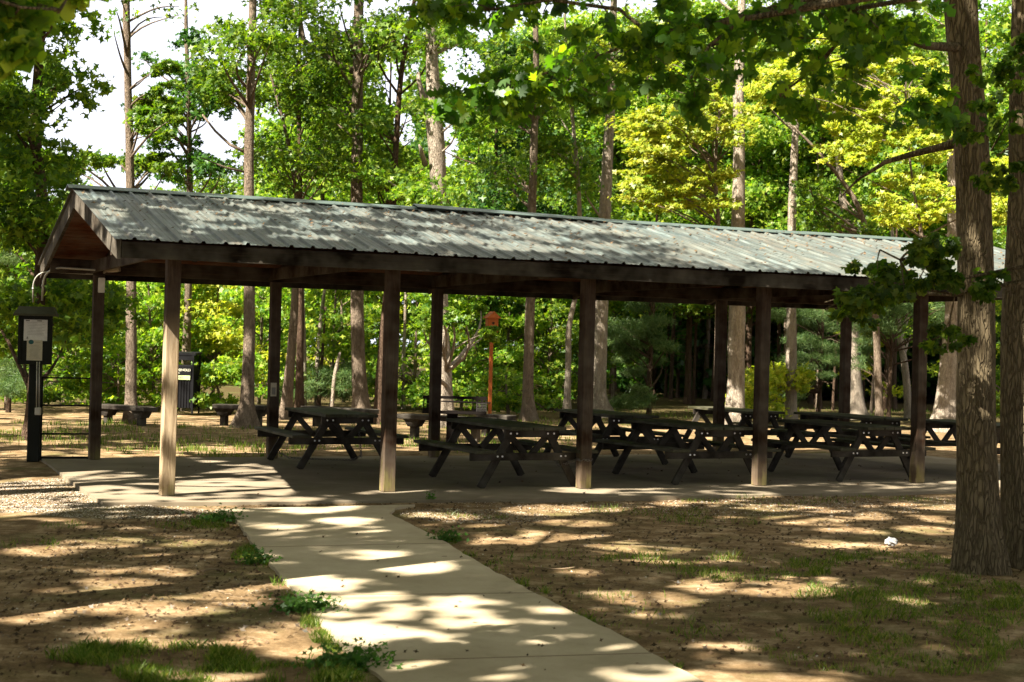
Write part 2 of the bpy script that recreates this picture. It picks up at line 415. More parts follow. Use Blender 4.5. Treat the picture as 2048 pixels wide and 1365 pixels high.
# ---------------------------------------------------------------- setting: ground, path, floor
def grid(name, xs, ys, zf, mat):
    X, Y = np.meshgrid(xs, ys); Z = zf(X, Y)
    V = np.stack([X, Y, Z], -1).reshape(-1, 3); nx, ny = len(xs), len(ys)
    F = [(j * nx + i, j * nx + i + 1, (j + 1) * nx + i + 1, (j + 1) * nx + i) for j in range(ny - 1) for i in range(nx - 1)]
    me = bpy.data.meshes.new(name); me.from_pydata(V.tolist(), [], F); me.materials.append(mat)
    me.polygons.foreach_set('use_smooth', [True] * len(F)); o = bpy.data.objects.new(name, me); col.objects.link(o); return o
def wob(X, Y, f, ph): return np.sin(X * f + ph) * np.cos(Y * f * .83 + ph * 1.7) + .5 * np.sin(X * f * 2.3 - ph) * np.cos(Y * f * 1.9 + ph)
def gz(X, Y):
    X = np.asarray(X, float); Y = np.asarray(Y, float)
    return -.014 + .012 * wob(X, Y, 1.1, .4) + .006 * wob(X, Y, 4.1, 1.4) - .02 * np.clip((Y - 40) / 10, 0, 1)
xs = np.concatenate([[-400, -150, -60, -30], np.arange(-20, 20.01, .25), [30, 60, 150, 400]])
ys = np.concatenate([[-60, -20, -5], np.arange(2, 45, .25), [50, 60, 90, 160, 500, 900]])
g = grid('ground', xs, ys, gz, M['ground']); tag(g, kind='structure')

def sheet(name, outline_xy, z0, z1, mat):
    n = len(outline_xy); mb = MB()
    mb.add([(x, y, z1) for x, y in outline_xy] + [(x, y, z0) for x, y in outline_xy],
           [list(range(n))] + [[i, (i + 1) % n, n + (i + 1) % n, n + i] for i in range(n)])
    o = mb.build(name, mat); tag(o, kind='structure'); return o
SL = [sw(-.75, -.62), sw(1.2, -.9), sw(3.1, -1.0), sw(8, -1.08), sw(13.6, -1.1), sw(13.6, 5.15), sw(-.66, 5.15), sw(-.72, 2.2)]
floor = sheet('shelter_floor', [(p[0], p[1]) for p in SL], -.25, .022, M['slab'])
pl = [(430, 1021), (468, 1037), (500, 1080), (530, 1120), (590, 1190), (650, 1260), (700, 1310), (775, 1372)]
pr = [(1412, 1372), (1250, 1280), (1100, 1205), (985, 1145), (870, 1075), (810, 1046), (778, 1030), (790, 1019), (830, 1012)]
PL = [gnd(*q)[:2] for q in pl]; PR = [gnd(*q)[:2] for q in pr]
dl = PL[-1] - PL[-2]; dr = PR[0] - PR[1]
PO = [tuple(p) for p in PL] + [tuple(PL[-1] + dl * 9), tuple(PR[0] + dr * 9)] + [tuple(p) for p in PR]
def rough(pl_, amp, step=.12):
    out = []
    for (x1, y1), (x2, y2) in zip([tuple(q[:2]) for q in pl_], [tuple(q[:2]) for q in pl_[1:] + pl_[:1]]):
        L = math.hypot(x2 - x1, y2 - y1); n_ = max(1, min(80, int(L / step)))
        for k in range(n_):
            t = k / n_; o_ = random.gauss(0, amp) if 0 < k else 0
            out.append((x1 + (x2 - x1) * t - (y2 - y1) / L * o_, y1 + (y2 - y1) * t + (x2 - x1) / L * o_))
    return out
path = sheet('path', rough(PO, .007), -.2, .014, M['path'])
# tooled joints of the path: thin dark recess lines
mb = MB()
for a, b_ in (((722, 1329), (1330, 1311)), ((600, 1196), (1085, 1190)), ((518, 1098), (905, 1090))):
    A, B = gnd(*a), gnd(*b_); A[2] = B[2] = .0145
    mb.beam(A, B, .012, .003, bev=0)
tag(mb.build('path_joints', M['stick']), kind='structure')

# ---------------------------------------------------------------- shelter
sh = empty('picnic_shelter', (X0, Y0, 0), TH)
tag(sh, 'long open picnic shelter on wooden posts with ribbed metal gable roof', 'shelter')
WD, HF, HE, HR, OV, OU = 4.914, 2.451, 2.645, 3.413, .687, .686
LEN = 12.2; U0, U1 = -OU, LEN + OU
SLP = (HR - HE) / (WD / 2 + OV)
def zr(v): return HR - abs(v - WD / 2) * SLP         # top of the roof sheet
for row, v in (('front', 0), ('back', WD)):
    for i in range(6):
        mb = MB(); mb.box((0, 0, 1.262), (.142, .142, 2.48), bev=.008)
        p = mb.build('post', M['post_sunlit'] if (row, i) == ('front', 0) else M['post'], sh); p.location = (i * 2.44, v, 0); p.rotation_euler = (R(random.uniform(-.2, .2)), R(random.uniform(-.2, .2)), R(random.choice((0, 180)) + random.uniform(-1.5, 1.5)))
    mb = MB(); mb.box(((U0 + U1) / 2, v, 2.60), (U1 - U0 - .1, .10, .19), bev=.005); mb.build('header_beam', M['beam'], sh)
for i in range(6):
    for s_ in (-1, 1):                                   # rafters of each bay frame
        v0, v1 = (-OV + .06, WD / 2 - .03) if s_ < 0 else (WD + OV - .06, WD / 2 + .03)
        mb = MB(); mb.beam((i * 2.44 + .10, v0, zr(v0) - .145), (i * 2.44 + .10, v1, zr(v1) - .145), .05, .15); mb.build('rafter', M['beam'], sh)
    mb = MB(); mb.box((i * 2.44 - .10, WD / 2, 2.60), (.045, WD + .14, .16), bev=.004); mb.build('tie_beam', M['beam'], sh)
# ceiling boards, laid along the shelter
for sgn in (-1, 1):
    mb = MB(); n = 22; half = WD / 2 + OV - .05
    for k in range(n):
        d0 = .02 + (half - .02) * k / n; d1 = .02 + (half - .02) * (k + 1) / n - .008
        va, vb = WD / 2 + sgn * d0, WD / 2 + sgn * d1
        mb.beam((U0 + .03, (va + vb) / 2, zr((va + vb) / 2) - .05 - random.uniform(0, .003)), (U1 - .03, (va + vb) / 2, zr((va + vb) / 2) - .05), abs(vb - va), .018, (0, sgn * SLP, 1), bev=.002)
    mb.build('ceiling_boards', M['ceil'], sh)
# fascia along the eaves, rakes on the gables
for v in (-OV, WD + OV):
    mb = MB(); sg = -1 if v < 0 else 1
    mb.box(((U0 + U1) / 2, v - sg * .045, (HF + HE) / 2 - .012), (U1 - U0 - .09, .04, HE - HF - .03), bev=.003)
    mb.build('fascia', M['stain_u'], sh)
for u in (U0 + .02, U1 - .02):
    for sgn in (-1, 1):
        mb = MB(); va = WD / 2 + sgn * .005; vb = WD / 2 + sgn * (WD / 2 + OV - .02); dz = .115
        P = [(va, zr(va) - .018), (vb, zr(vb) - .018), (vb, zr(vb) - .21), (va, zr(va) - .23)]
        V = [(u - .02, a, b2) for a, b2 in P] + [(u + .02, a, b2) for a, b2 in P]
        mb.add(V, [(0, 1, 2, 3), (7, 6, 5, 4), (0, 4, 5, 1), (1, 5, 6, 2), (2, 6, 7, 3), (3, 7, 4, 0)])
        mb.build('rake_board', M['stain_z'], sh)
# ribbed metal sheets
prof = []
u = U0 - .03
while u < U1 + .03:
    prof += [(u, 0), (u + .045, 0), (u + .052, .004), (u + .066, .004), (u + .073, 0), (u + .105, 0), (u + .112, .004), (u + .126, .004), (u + .133, 0),
             (u + .164, 0), (u + .180, .024), (u + .204, .024), (u + .220, 0)]
    u += .2286
for sgn in (-1, 1):
    mb = MB(); stations = [.015, .8, 1.6, 2.4, WD / 2 + OV + .035]
    V = []; n = len(prof)
    for q, d in enumerate(stations):
        v = WD / 2 + sgn * d
        for (uu, hh) in prof: V.append((uu, v, zr(v) + hh * 1.0 + .004 * math.sin(uu * 1.9 + q * 1.3) + .002 * math.sin(uu * 7 + q)))
    F = [(q * n + i, q * n + i + 1, (q + 1) * n + i + 1, (q + 1) * n + i) for q in range(len(stations) - 1) for i in range(n - 1)]
    mb.add(V, F); o = mb.build('roof_panel', M['roof'], sh)
    sm = o.modifiers.new('thick', 'SOLIDIFY'); sm.thickness = .0025
mb = MB()
seg = [(U0 - .05, 3.6), (3.6, 6.3), (6.3, 9.6), (9.6, U1 + .05)]
for k, (a, b_) in enumerate(seg):
    lift = .028 + .006 * (k % 2)
    for sgn in (-1, 1):
        va, vb = WD / 2, WD / 2 + sgn * .16
        z0, z1 = HR + lift + .012, zr(vb) + lift
        la = .03 if k == 1 else 0
        P = [(a - .03, va, z0 + la), (b_ + .03, va, z0), (b_ + .03, vb, z1), (a - .03, vb, z1 + la)]
        mb.add(P + [(x, y, z - .008) for x, y, z in P], [(0, 1, 2, 3), (7, 6, 5, 4), (0, 4, 5, 1), (1, 5, 6, 2), (2, 6, 7, 3), (3, 7, 4, 0)])
mb.build('ridge_cap', M['cap'], sh)
# bits lying on the roof: twigs and old leaves
P = []
while len(P) < 900:
    u, d = random.uniform(U0, U1), random.uniform(.05, WD / 2 + OV) * (random.random() ** .4)
    v = WD / 2 - d; q = sw(u, v, zr(v) + .02 + random.random() * .012); P.append(q)
o = mesh_np('roof_leaf_litter', leaves_np(P, .05, LEAF8, 2.5), 8, M['litter']); tag(o, 'small dry leaves scattered on the metal roof', 'leaf litter', kind='stuff')

# box and light on the left back corner post, conduit
def sloc(u, v, z): return sw(u, v, z)
jb = MB(); q = sloc(.02, WD - .102, 2.36); jb.box((0, 0, 0), (.085, .055, .20), bev=.008)
jo = jb.build('electrical_box', M['white']); jo.location = q; jo.rotation_euler = (0, 0, TH); tag(jo, 'white electrical box high on the left rear corner post', 'electrical box')
fl = empty('flood_light', sloc(.05, WD - .16, 2.53), TH); tag(fl, 'small tan flood light above the white electrical box', 'light')
mb = MB(); mb.tube([(0, .06, 0), (0, 0, .01), (.05, -.03, .03)], .016, 8); mb.build('arm', M['lamp'], fl)
mb = MB(); mb.tube([(.03, -.02, .02), (.08, -.05, .035), (.13, -.08, .055), (.17, -.10, .07)], [.02, .035, .05, .055], 12); mb.build('lamp_head', M['lamp'], fl)

# ---------------------------------------------------------------- notice board (kiosk)
kb = gnd(65, 922); KZ = kb[1]
ki = empty('notice_board', (kb[0], kb[1], 0), R(10)); tag(ki, 'dark notice box with papers on a thick post left of the shelter', 'notice board')
mb = MB(); mb.box((0, .09, .70), (.16, .14, 1.44), bev=.01); mb.build('post', M['kiosk'], ki)
mb = MB(); mb.box((0, .035, 1.61), (.40, .16, .66), bev=.006)
for a, b_, c_, d_ in ((0, 1.915, .44, .04), (0, 1.305, .44, .05)): mb.box((a, -.05, b_), (c_, .03, d_), bev=.004)
for x in (-.20, .20): mb.box((x, -.05, 1.61), (.04, .03, .57), bev=.004)
mb.build('case', M['kiosk'], ki)
mb = MB(); V = [(-.27, -.16, 1.95), (.27, -.16, 1.95), (.27, .16, 1.95), (-.27, .16, 1.95), (-.22, -.02, 2.05), (.22, -.02, 2.05), (.22, .14, 2.05), (-.22, .14, 2.05), (-.27, -.16, 1.925), (.27, -.16, 1.925), (.27, .16, 1.925), (-.27, .16, 1.925)]
mb.add(V, [(0, 1, 5, 4), (1, 2, 6, 5), (2, 3, 7, 6), (3, 0, 4, 7), (4, 5, 6, 7), (8, 11, 10, 9), (0, 8, 9, 1), (1, 9, 10, 2), (2, 10, 11, 3), (3, 11, 8, 0)]); mb.build('box_roof', M['kioskroof'], ki)
mb = MB(); mb.box((.002, -.048, 1.735), (.30, .003, .28)); a = mb.build('notice', M['paper'], ki); a['label'] = 'wide white upper sheet'
mb = MB()
for k, (x, w_) in enumerate(((-.10, .05), (.05, .06))): mb.box((x, -.0512, 1.86), (w_, .002, .018))
for k in range(9): mb.box((random.uniform(-.01, .01), -.0512, 1.835 - k * .02), (.22 + random.uniform(-.05, .01), .0015, .003))
mb.add([(-.115, -.0512, 1.62), (-.085, -.0512, 1.62), (-.10, -.0512, 1.655)], [(0, 1, 2)])
mb.build('print', M['ink'], a)
mb = MB(); mb.box((-.005, -.051, 1.468), (.20, .003, .27)); a2 = mb.build('notice', M['paper2'], ki); a2['label'] = 'narrow cream lower sheet'
mb = MB()
for k in range(11): mb.box((random.uniform(-.012, .004), -.0545, 1.53 - k * .0165), (.15 + random.uniform(-.05, .01), .0015, .003))
mb.box((.035, -.0545, 1.575), (.07, .0015, .004))
mb.build('print', M['ink'], a2)
mb = MB(); n = 20; mb.add([(-.05 + .034 * math.cos(t * 2 * math.pi / n), -.0545, 1.577 + .03 * math.sin(t * 2 * math.pi / n)) for t in range(n)], [list(range(n))]); mb.build('emblem', M['teal'], a2)
# conduits
def conduit(pts, r, label):
    o = empty('conduit', pts[0]); mb = MB(); P0 = Vector(pts[0])
    mb.tube([Vector(p) - P0 for p in pts], r, 8); mb.build('pipe', M['steel'], o)
    cl = MB()
    for k in (.5,):
        i = 1; cl.tube([Vector(pts[i]) - P0 - Vector((0, 0, .012)), Vector(pts[i]) - P0 + Vector((0, 0, .012))], r * 1.5, 8)
    cl.build('coupling', M['steel'], o); tag(o, label, 'conduit', 'bent conduits from the notice box to the shelter')
def arc(a, b_, c_, n=8):
    a, b_, c_ = Vector(a), Vector(b_), Vector(c_)
    return [a * (1 - t) ** 2 + b_ * 2 * t * (1 - t) + c_ * t ** 2 for t in [i / n for i in range(n + 1)]]
e1 = at(200, 541, 19.9); e2 = at(186, 549, 20.3)
c1 = at(84, 602, KZ); c2 = at(66, 605, KZ + .1)
t1 = at(86, 538, KZ + .0); m1 = at(86, 572, KZ); m1b = at(122, 536, KZ - .05)
conduit([c1, m1] + arc(m1, t1, m1b)[1:] + [e1], .014, 'larger bent conduit arching from notice box to corner post')
t2_ = at(66, 545, KZ + .1); m2 = at(66, 578, KZ + .1); m2b = at(98, 544, KZ + .1)
conduit([c2, m2] + arc(m2, t2_, m2b)[1:] + [e2], .010, 'thinner bent conduit behind the larger conduit arch')
vc = empty('conduit', at(76, 905, KZ - .12)); mb = MB(); L0 = vc.location.copy()
for px in (74, 79): mb.tube([Vector(at(px, 724, KZ - .06)) - L0, Vector(at(px - 1, 818, KZ - .06)) - L0], .009, 6)
mb.build('pipe', M['steel'], vc); mb = MB(); mb.box(Vector(at(76, 823, KZ - .07)) - L0, (.07, .06, .10), bev=.006); mb.build('junction_box', M['steel'], vc)
tag(vc, 'pair of vertical conduits running down the notice board post', 'conduit')
# low frame of rails between kiosk post and shelter
rl = empty('rail_frame', tuple(kb + np.array([.12, 0, 0]))); A = Vector(gnd(80, 921)); B = Vector(gnd(181, 921)); L0 = rl.location.copy()
tag(rl, 'open dark frame of thin rails between notice board and corner post', 'railing')
for P_, w_ in ((A, .03), (B, .06)):
    mb = MB(); mb.box(Vector((P_.x, P_.y, .56)) - L0, (w_, w_, 1.12), bev=.003); mb.build('upright', M['kiosk'], rl)
for h in (1.105, .735, .355, .035):
    mb = MB(); mb.beam(Vector((A.x, A.y, h)) - L0, Vector((B.x, B.y, h)) - L0, .022, .022 if h > .1 else .03); mb.build('rail', M['kiosk'], rl)
sp_ = MB(); sp_.box((0, 0, 0), (.085, .008, .19), bev=.002); so_ = sp_.build('small_sign', M['paper2']); so_.location = sw(2.42, WD - .078, .99); so_.rotation_euler = (0, 0, TH)
mb = MB(); mb.box((0, -.005, -.02), (.055, .003, .10)); mb.build('print', M['ink'], so_)
tag(so_, 'small pale sign fixed on the second rear post', 'sign')

# ---------------------------------------------------------------- picnic tables
def make_table():
    r = empty('picnic_table')
    mb = MB()
    for k in range(5): mb.box((-.288 + k * .144, random.uniform(-.01, .01), .70), (.137, 2.0, .038), bev=.004)
    mb.build('tabletop', M['tabletop'], r)
    for sx in (-1, 1):
        mb = MB(); mb.box((sx * .66, 0, .43), (.25, 2.0, .038), bev=.004); mb.build('bench', M['tabletop'], r)
    for y in (-.76, .76):
        ys_ = .045 if y > 0 else -.045
        for sx in (-1, 1):
            mb = MB(); mb.beam((sx * .62, y, .0), (sx * .22, y, .675), .038, .09, (1, 0, .6)); mb.build('leg', M['table'], r)
        mb = MB(); mb.box((0, y + ys_, .635), (.70, .038, .09), bev=.003); mb.cur = 1
        for x in (-.28, -.2, .2, .28): mb.tube([(x, y + ys_ * 1.4, .635), (x, y + ys_ * 1.6, .635)], .012, 6)
        mb.build('top_support', [M['table'], M['bolt']], r)
        mb = MB(); mb.box((0, y + ys_, .365), (1.56, .038, .09), bev=.003); mb.cur = 1
        for x in (-.44, -.38, .38, .44): mb.tube([(x, y + ys_ * 1.4, .37), (x, y + ys_ * 1.6, .37)], .012, 6)
        mb.build('seat_support', [M['table'], M['bolt']], r)
        for sx in (-1, 1):
            mb = MB(); mb.beam((sx * .29, y - ys_ * .9, .66), (sx * .03, y - ys_ * .9, .37), .035, .075, (1, 0, .6)); mb.build('brace', M['table'], r)
    return r
TL = [(2.92, 3.78, 'picnic table in the first open bay, nearest the sunlit floor'),
      (4.25, .95, 'mossy topped picnic table between second and third front posts'),
      (7.2, 3.95, 'picnic table in the rear row behind the third front post'),
      (6.85, 1.0, 'front row picnic table between the third and fourth front posts'),
      (10.75, 6.0, 'picnic table standing beyond the rear edge behind the fourth post'),
      (9.35, 1.1, 'front row picnic table between the fourth and fifth front posts'),
      (11.25, 3.5, 'rear row picnic table behind the fifth front post'),
      (11.88, 1.35, 'picnic table partly hidden by the big foreground trunk')]
t0 = make_table()
for i, (u, v, lb) in enumerate(TL):
    o = t0 if i == 0 else copy_tree(t0)
    o.location = sw(u, v, .024 if v < 5 else .0); o.rotation_euler = (0, 0, TH + R(random.uniform(-2, 2)))
    tag(o, lb, 'picnic table', 'picnic tables under the shelter')
# chains
def chain(pts, label):
    P = [Vector(p) for p in pts]; acc = [0]
    for a, b_ in zip(P, P[1:]): acc.append(acc[-1] + (b_ - a).length)
    mb = MB(); s_ = 0; k = 0
    while s_ < acc[-1]:
        j = max(i for i in range(len(acc) - 1) if acc[i] <= s_ + 1e-9); t = (s_ - acc[j]) / max(1e-6, acc[j + 1] - acc[j])
        c = P[j].lerp(P[j + 1], t); d = (P[j + 1] - P[j]).normalized(); e = d.orthogonal().normalized(); f = d.cross(e)
        if k % 2: e = f
        ring = [c + d * .028 * math.cos(a) + e * .015 * math.sin(a) for a in [i * math.pi / 4 for i in range(9)]]
        mb.tube(ring, .0045, 5, False); s_ += .042; k += 1
    o = mb.build('chain', M['chain']); tag(o, label, 'chain')
chain([sw(2.5, 4.8, .12), sw(2.6, 4.6, .05), sw(3.0, 4.5, .035), sw(3.45, 4.3, .04), sw(3.55, 4.28, .1), sw(3.52, 4.3, .4)], 'chain hanging under the leftmost picnic table and round the rear post')
z_ = .36; chain([sw(4.88 + .09 * math.cos(a), .09 * math.sin(a), z_) for a in [i * math.pi / 5 for i in range(11)]] + [sw(4.8, .1, .34), sw(4.66, .22, .27), sw(4.6, .25, .36)], 'chain looped round the base of the third front post')

# ---------------------------------------------------------------- things behind the shelter
def plank_bench(p0, p1, h, label, thick=.09):
    a, b_ = np.array(p0), np.array(p1); c = (a + b_) / 2; ang = math.atan2(b_[1] - a[1], b_[0] - a[0]); L = np.linalg.norm(b_ - a)
    r = empty('plank_bench', (c[0], c[1], 0), ang); tag(r, label, 'bench', 'low plank benches behind the shelter')
    mb = MB(); mb.box((0, 0, h - thick / 2), (L, .34, thick), bev=.012); mb.build('seat', M['bench'], r)
    for sx in (-1, 1):
        x = sx * L * .33; mb = MB(); mb.box((x, 0, (h - thick) / 2 - .04), (.13, .14, h - thick + .02), bev=.01)
        V = [(x - .17, y, h - thick) for y in (-.12, .12)] + [(x + .17, y, h - thick) for y in (-.12, .12)] + [(x - .09, y, h - thick - .13) for y in (-.1, .1)] + [(x + .09, y, h - thick - .13) for y in (-.1, .1)]
        mb.add(V, [(0, 1, 3, 2), (4, 6, 7, 5), (0, 2, 6, 4), (1, 5, 7, 3), (0, 4, 5, 1), (2, 3, 7, 6)])
        mb.build('leg', M['bench'], r)
def G2(x, y): return gnd(x, y)[:2]
plank_bench(at(200, 805, 30)[:2], at(302, 809, 29)[:2], .36, 'low plank bench behind the left corner post')
plank_bench(at(432, 800, 30.3)[:2], at(535, 804, 30)[:2], .40, 'low plank bench behind the flared trunk')
plank_bench(at(612, 806, 31)[:2], at(748, 811, 30)[:2], .38, 'low plank bench left of the thick middle trunk')
plank_bench(at(800, 812, 27.6)[:2], at(985, 821, 26.6)[:2], .42, 'long plank bench behind the pedestal grill')
plank_bench(at(962, 822, 28.8)[:2], at(1024, 821, 28.4)[:2], .40, 'short plank bench beside the rust orange post')
# pedestal grill
gp = gnd(903, 883); gr = empty('pedestal_grill', (gp[0], gp[1], 0), R(4)); tag(gr, 'wide black iron pedestal grill with cut out side panels', 'grill')
S_ = EYE * 0 + gp[1] / FPX
mb = MB(); mb.box((0, 0, .26), (.19, .16, .56), bev=.01); mb.build('pedestal', M['iron'], gr)
mb = MB(); mb.box((.03, 0, .50), (1.12, .42, .03), bev=.005); mb.box((.03, -.2, .52), (1.12, .012, .04)); mb.build('fire_tray', M['iron'], gr)
def cutpanel(x0, x1, z0, z1, y, n):
    mb = MB(); wd = (x1 - x0) / n
    mb.box(((x0 + x1) / 2, y, z0 + .025), (x1 - x0, .012, .05)); mb.box(((x0 + x1) / 2, y, z1 - .03), (x1 - x0, .012, .06))
    for k in range(n + 1):
        zs = [z0 + .05 + (z1 - .06 - z0 - .05) * q / 6 for q in range(7)]
        ws = [.028, .013, .024, .011, .026, .013, .028]
        x = x0 + wd * k; pts = [(x - wq * (1 if k else 0), y - .006, zq) for wq, zq in zip(ws, zs)] + [(x + wq * (1 if k < n else 0), y - .006, zq) for wq, zq in zip(ws[::-1], zs[::-1])]
        b0 = len(pts); mb.add(pts + [(a, y + .006, c) for a, _, c in pts], [list(range(b0)), list(range(b0, 2 * b0))[::-1]] + [[i, (i + 1) % b0, b0 + (i + 1) % b0, b0 + i] for i in range(b0)])
    return mb
for x0, x1, lab in ((-.51, -.27, None), (.35, .60, None)):
    cutpanel(x0, x1, .52, .79, 0.0, 3).build('side_panel', M['iron'], gr)
mb = MB(); mb.beam((-.52, .05, .765), (.60, .05, .765), .05, .05); mb.build('top_bar', M['iron'], gr)
mb = MB(); mb.beam((-.2, -.12, .70), (.66, -.12, .69), .03, .025); mb.build('cross_bar', M['iron'], gr)
mb = MB()
for k in range(6): mb.box((.50, -.13, .535 + k * .028), (.17 - .006 * k, .01, .011))
for x in (.42, .585): mb.box((x, -.13, .60), (.01, .012, .18))
mb.build('grate', M['chain'], gr)
# bin
bp = gnd(376, 828); bn = empty('trash_bin', (bp[0] - .12, bp[1], 0), R(-3)); tag(bn, 'tall black slatted household trash bin behind the lit post', 'trash bin')
bw, bh = .58, 1.36
mb = MB(); mb.box((0, 0, .62), (bw - .03, bw - .03, .96), bev=.01); mb.build('liner', M['black'], bn)
mb = MB()
for k in range(9):
    x = -bw / 2 + bw * (k + .5) / 9
    mb.box((x, -bw / 2 + .005, .60), (.042, .012, .92)); mb.box((-bw / 2 + .005, x, .60), (.012, .042, .92)); mb.box((bw / 2 - .005, x, .60), (.012, .042, .92))
mb.build('slats', M['black'], bn)
for sx in (-1, 1):
    for sy in (-1, 1): mb = MB(); mb.box((sx * bw / 2, sy * bw / 2, .68), (.035, .035, 1.34), bev=.003); mb.build('leg', M['black'], bn)
mb = MB(); V = [(-bw / 2 - .02, -bw / 2 - .02, 1.37), (bw / 2 + .05, -bw / 2 - .02, 1.37), (bw / 2 + .05, bw / 2, 1.40), (-bw / 2 - .02, bw / 2, 1.40)]
mb.add(V + [(a, b2, c - .05) for a, b2, c in V], [(0, 1, 2, 3), (7, 6, 5, 4), (0, 4, 5, 1), (1, 5, 6, 2), (2, 6, 7, 3), (3, 7, 4, 0)])
mb.box((0, -bw / 2, 1.27), (bw, .02, .12)); mb.build('lid', M['black'], bn)
mb = MB(); mb.box((.0, -bw / 2 - .012, .93), (.50, .014, .22)); mb.build('sign_board', M['black'], bn)
mb = MB(); mb.box((.02, -bw / 2 - .022, .82), (.42, .006, .095), bev=.003); lab_ = mb.build('label_strip', M['green'], bn)
mb = MB()
n = 18; mb.add([(.16 + .032 * math.cos(t * 2 * math.pi / n), -bw / 2 - .027, .82 + .03 * math.sin(t * 2 * math.pi / n)) for t in range(n)], [list(range(n))])
for k in range(6): mb.box((-.13 + k * .036, -bw / 2 - .027, .82 + .01 * (k % 2)), (.022, .003, .03))
mb.build('emblem', M['ink'], lab_)
def text(s_, size, loc, mat, parent, name='lettering'):
    cu = bpy.data.curves.new(name, 'FONT'); cu.body = s_; cu.size = size; cu.extrude = .002; cu.align_x = 'LEFT'
    o = bpy.data.objects.new(name, cu); col.objects.link(o)
    dg = bpy.context.evaluated_depsgraph_get(); me = bpy.data.meshes.new_from_object(o.evaluated_get(dg)); bpy.data.objects.remove(o)
    me.materials.clear(); me.materials.append(mat); o = bpy.data.objects.new(name, me); col.objects.link(o); o.parent = parent
    o.location = loc; o.rotation_euler = (R(90), 0, 0); return o
text('HOUSEHOLD', .075, (-.21, -bw / 2 - .022, .965), M['letter'], bn); text('TRASH', .065, (-.21, -bw / 2 - .022, .90), M['letter'], bn)
# rust orange post with a peaked box head
op = at(979, 838, 33.5); on = empty('orange_post', (op[0], op[1], 0), R(20)); tag(on, 'rust orange post topped by a small peaked box', 'post')
mb = MB(); mb.box((0, 0, 1.0), (.07, .07, 2.0), bev=.008); mb.build('shaft', M['rust'], on)
mb = MB(); mb.box((0, 0, 2.17), (.24, .20, .34), bev=.01); mb.build('box', M['rust'], on)
mb = MB(); V = [(-.17, -.15, 2.31), (.17, -.15, 2.31), (.17, .15, 2.31), (-.17, .15, 2.31), (0, -.15, 2.46), (0, .15, 2.46)]
mb.add(V, [(0, 1, 4), (2, 3, 5), (0, 4, 5, 3), (1, 2, 5, 4), (0, 3, 2, 1)]); mb.build('peaked_roof', M['rust'], on)
mb = MB(); mb.tube([(0, -.098, 2.2), (0, -.106, 2.2)], .03, 16); mb.build('hole', M['rustdark'], on)

# ---------------------------------------------------------------- sun patches: where light reaches the ground
PATCHES = [  # picture ellipses (x, y, rx, ry) lying in sun
 (60, 990, 190, 48), (250, 985, 140, 30), (480, 975, 130, 40), (420, 1005, 150, 10), (520, 1010, 170, 14), (620, 1015, 90, 14), (340, 700, 30, 60),
 (720, 1215, 95, 32), (690, 1180, 70, 16), (600, 1160, 50, 12), (860, 1210, 50, 10), (830, 1135, 60, 14), (750, 1115, 50, 8),
 (750, 1255, 110, 24), (930, 1215, 70, 14), (930, 1252, 70, 18), (700, 1270, 60, 30), (920, 1280, 40, 10), (870, 1345, 50, 14), (985, 1345, 50, 14),
 (320, 1210, 130, 22), (430, 1198, 90, 14), (60, 1220, 70, 18), (250, 1260, 90, 16), (500, 1168, 50, 10), (380, 1085, 60, 8), (560, 1270, 70, 20),
 (620, 1290, 70, 20), (290, 1140, 40, 8), (80, 1100, 50, 8), (190, 1085, 60, 6), (240, 1165, 60, 7),
 (1060, 1075, 90, 14), (1200, 1080, 60, 10), (1330, 1110, 130, 14), (1250, 1095, 60, 8), (1530, 1165, 110, 22), (1640, 1168, 60, 16), (1430, 1170, 60, 12),
 (1290, 1190, 70, 12), (1340, 1195, 40, 8), (1310, 1225, 30, 6), (1540, 1345, 120, 16), (1480, 1352, 90, 10), (1190, 1290, 60, 10), (1130, 1290, 40, 8), (1290, 1355, 60, 12), (1440, 1290, 40, 7),
 (1700, 1030, 70, 8), (1620, 1040, 80, 8), (1860, 1012, 60, 6), (1860, 1058, 50, 6), (1700, 1060, 50, 5), (1900, 1040, 40, 5), (1560, 1015, 80, 6), (1380, 1005, 60, 5), (1150, 1012, 90, 6), (1100, 1020, 80, 8),
 (880, 1030, 60, 6), (960, 1045, 80, 6), (1150, 1045, 60, 5), (1780, 1088, 50, 6), (1650, 1085, 60, 6),
 (250, 905, 90, 7), (100, 885, 90, 7), (60, 905, 60, 5), (420, 855, 50, 5), (430, 895, 80, 5), (1180, 985, 80, 5), (1480, 990, 60, 4), (1300, 992, 60, 4), (700, 1045, 50, 6), (720, 1062, 40, 5), (560, 1055, 40, 5)]
_pc = []
for (x, y, rx, ry) in PATCHES:
    if y < 800: continue
    c = gnd(x, y); a = gnd(x + rx, y); b_ = gnd(x, y - ry); b2_ = gnd(x, min(y + ry, 1400))
    _pc.append((c[0], (b_[1] + b2_[1]) / 2, abs(a[0] - c[0]), max(.10, abs(b_[1] - b2_[1]) / 2)))
for z in np.arange(0, 1.95, .2): _pc.append((X0 + .657 * z, Y0 + .664 * z, .2, .2))
for i, zz in ((1, .6), (2, .55), (3, .65)):
    q = sw(i * 2.44, 0)
    for z in np.arange(.05, zz, .2): _pc.append((q[0] + .657 * z, q[1] + .664 * z, .08, .12))
for z in np.arange(1.3, 2.7, .2): _pc.append((3.68 + .1 * math.sin(z * 5) + .657 * z, 11.8 + .664 * z, .03, .05))
_pc = np.array(_pc)
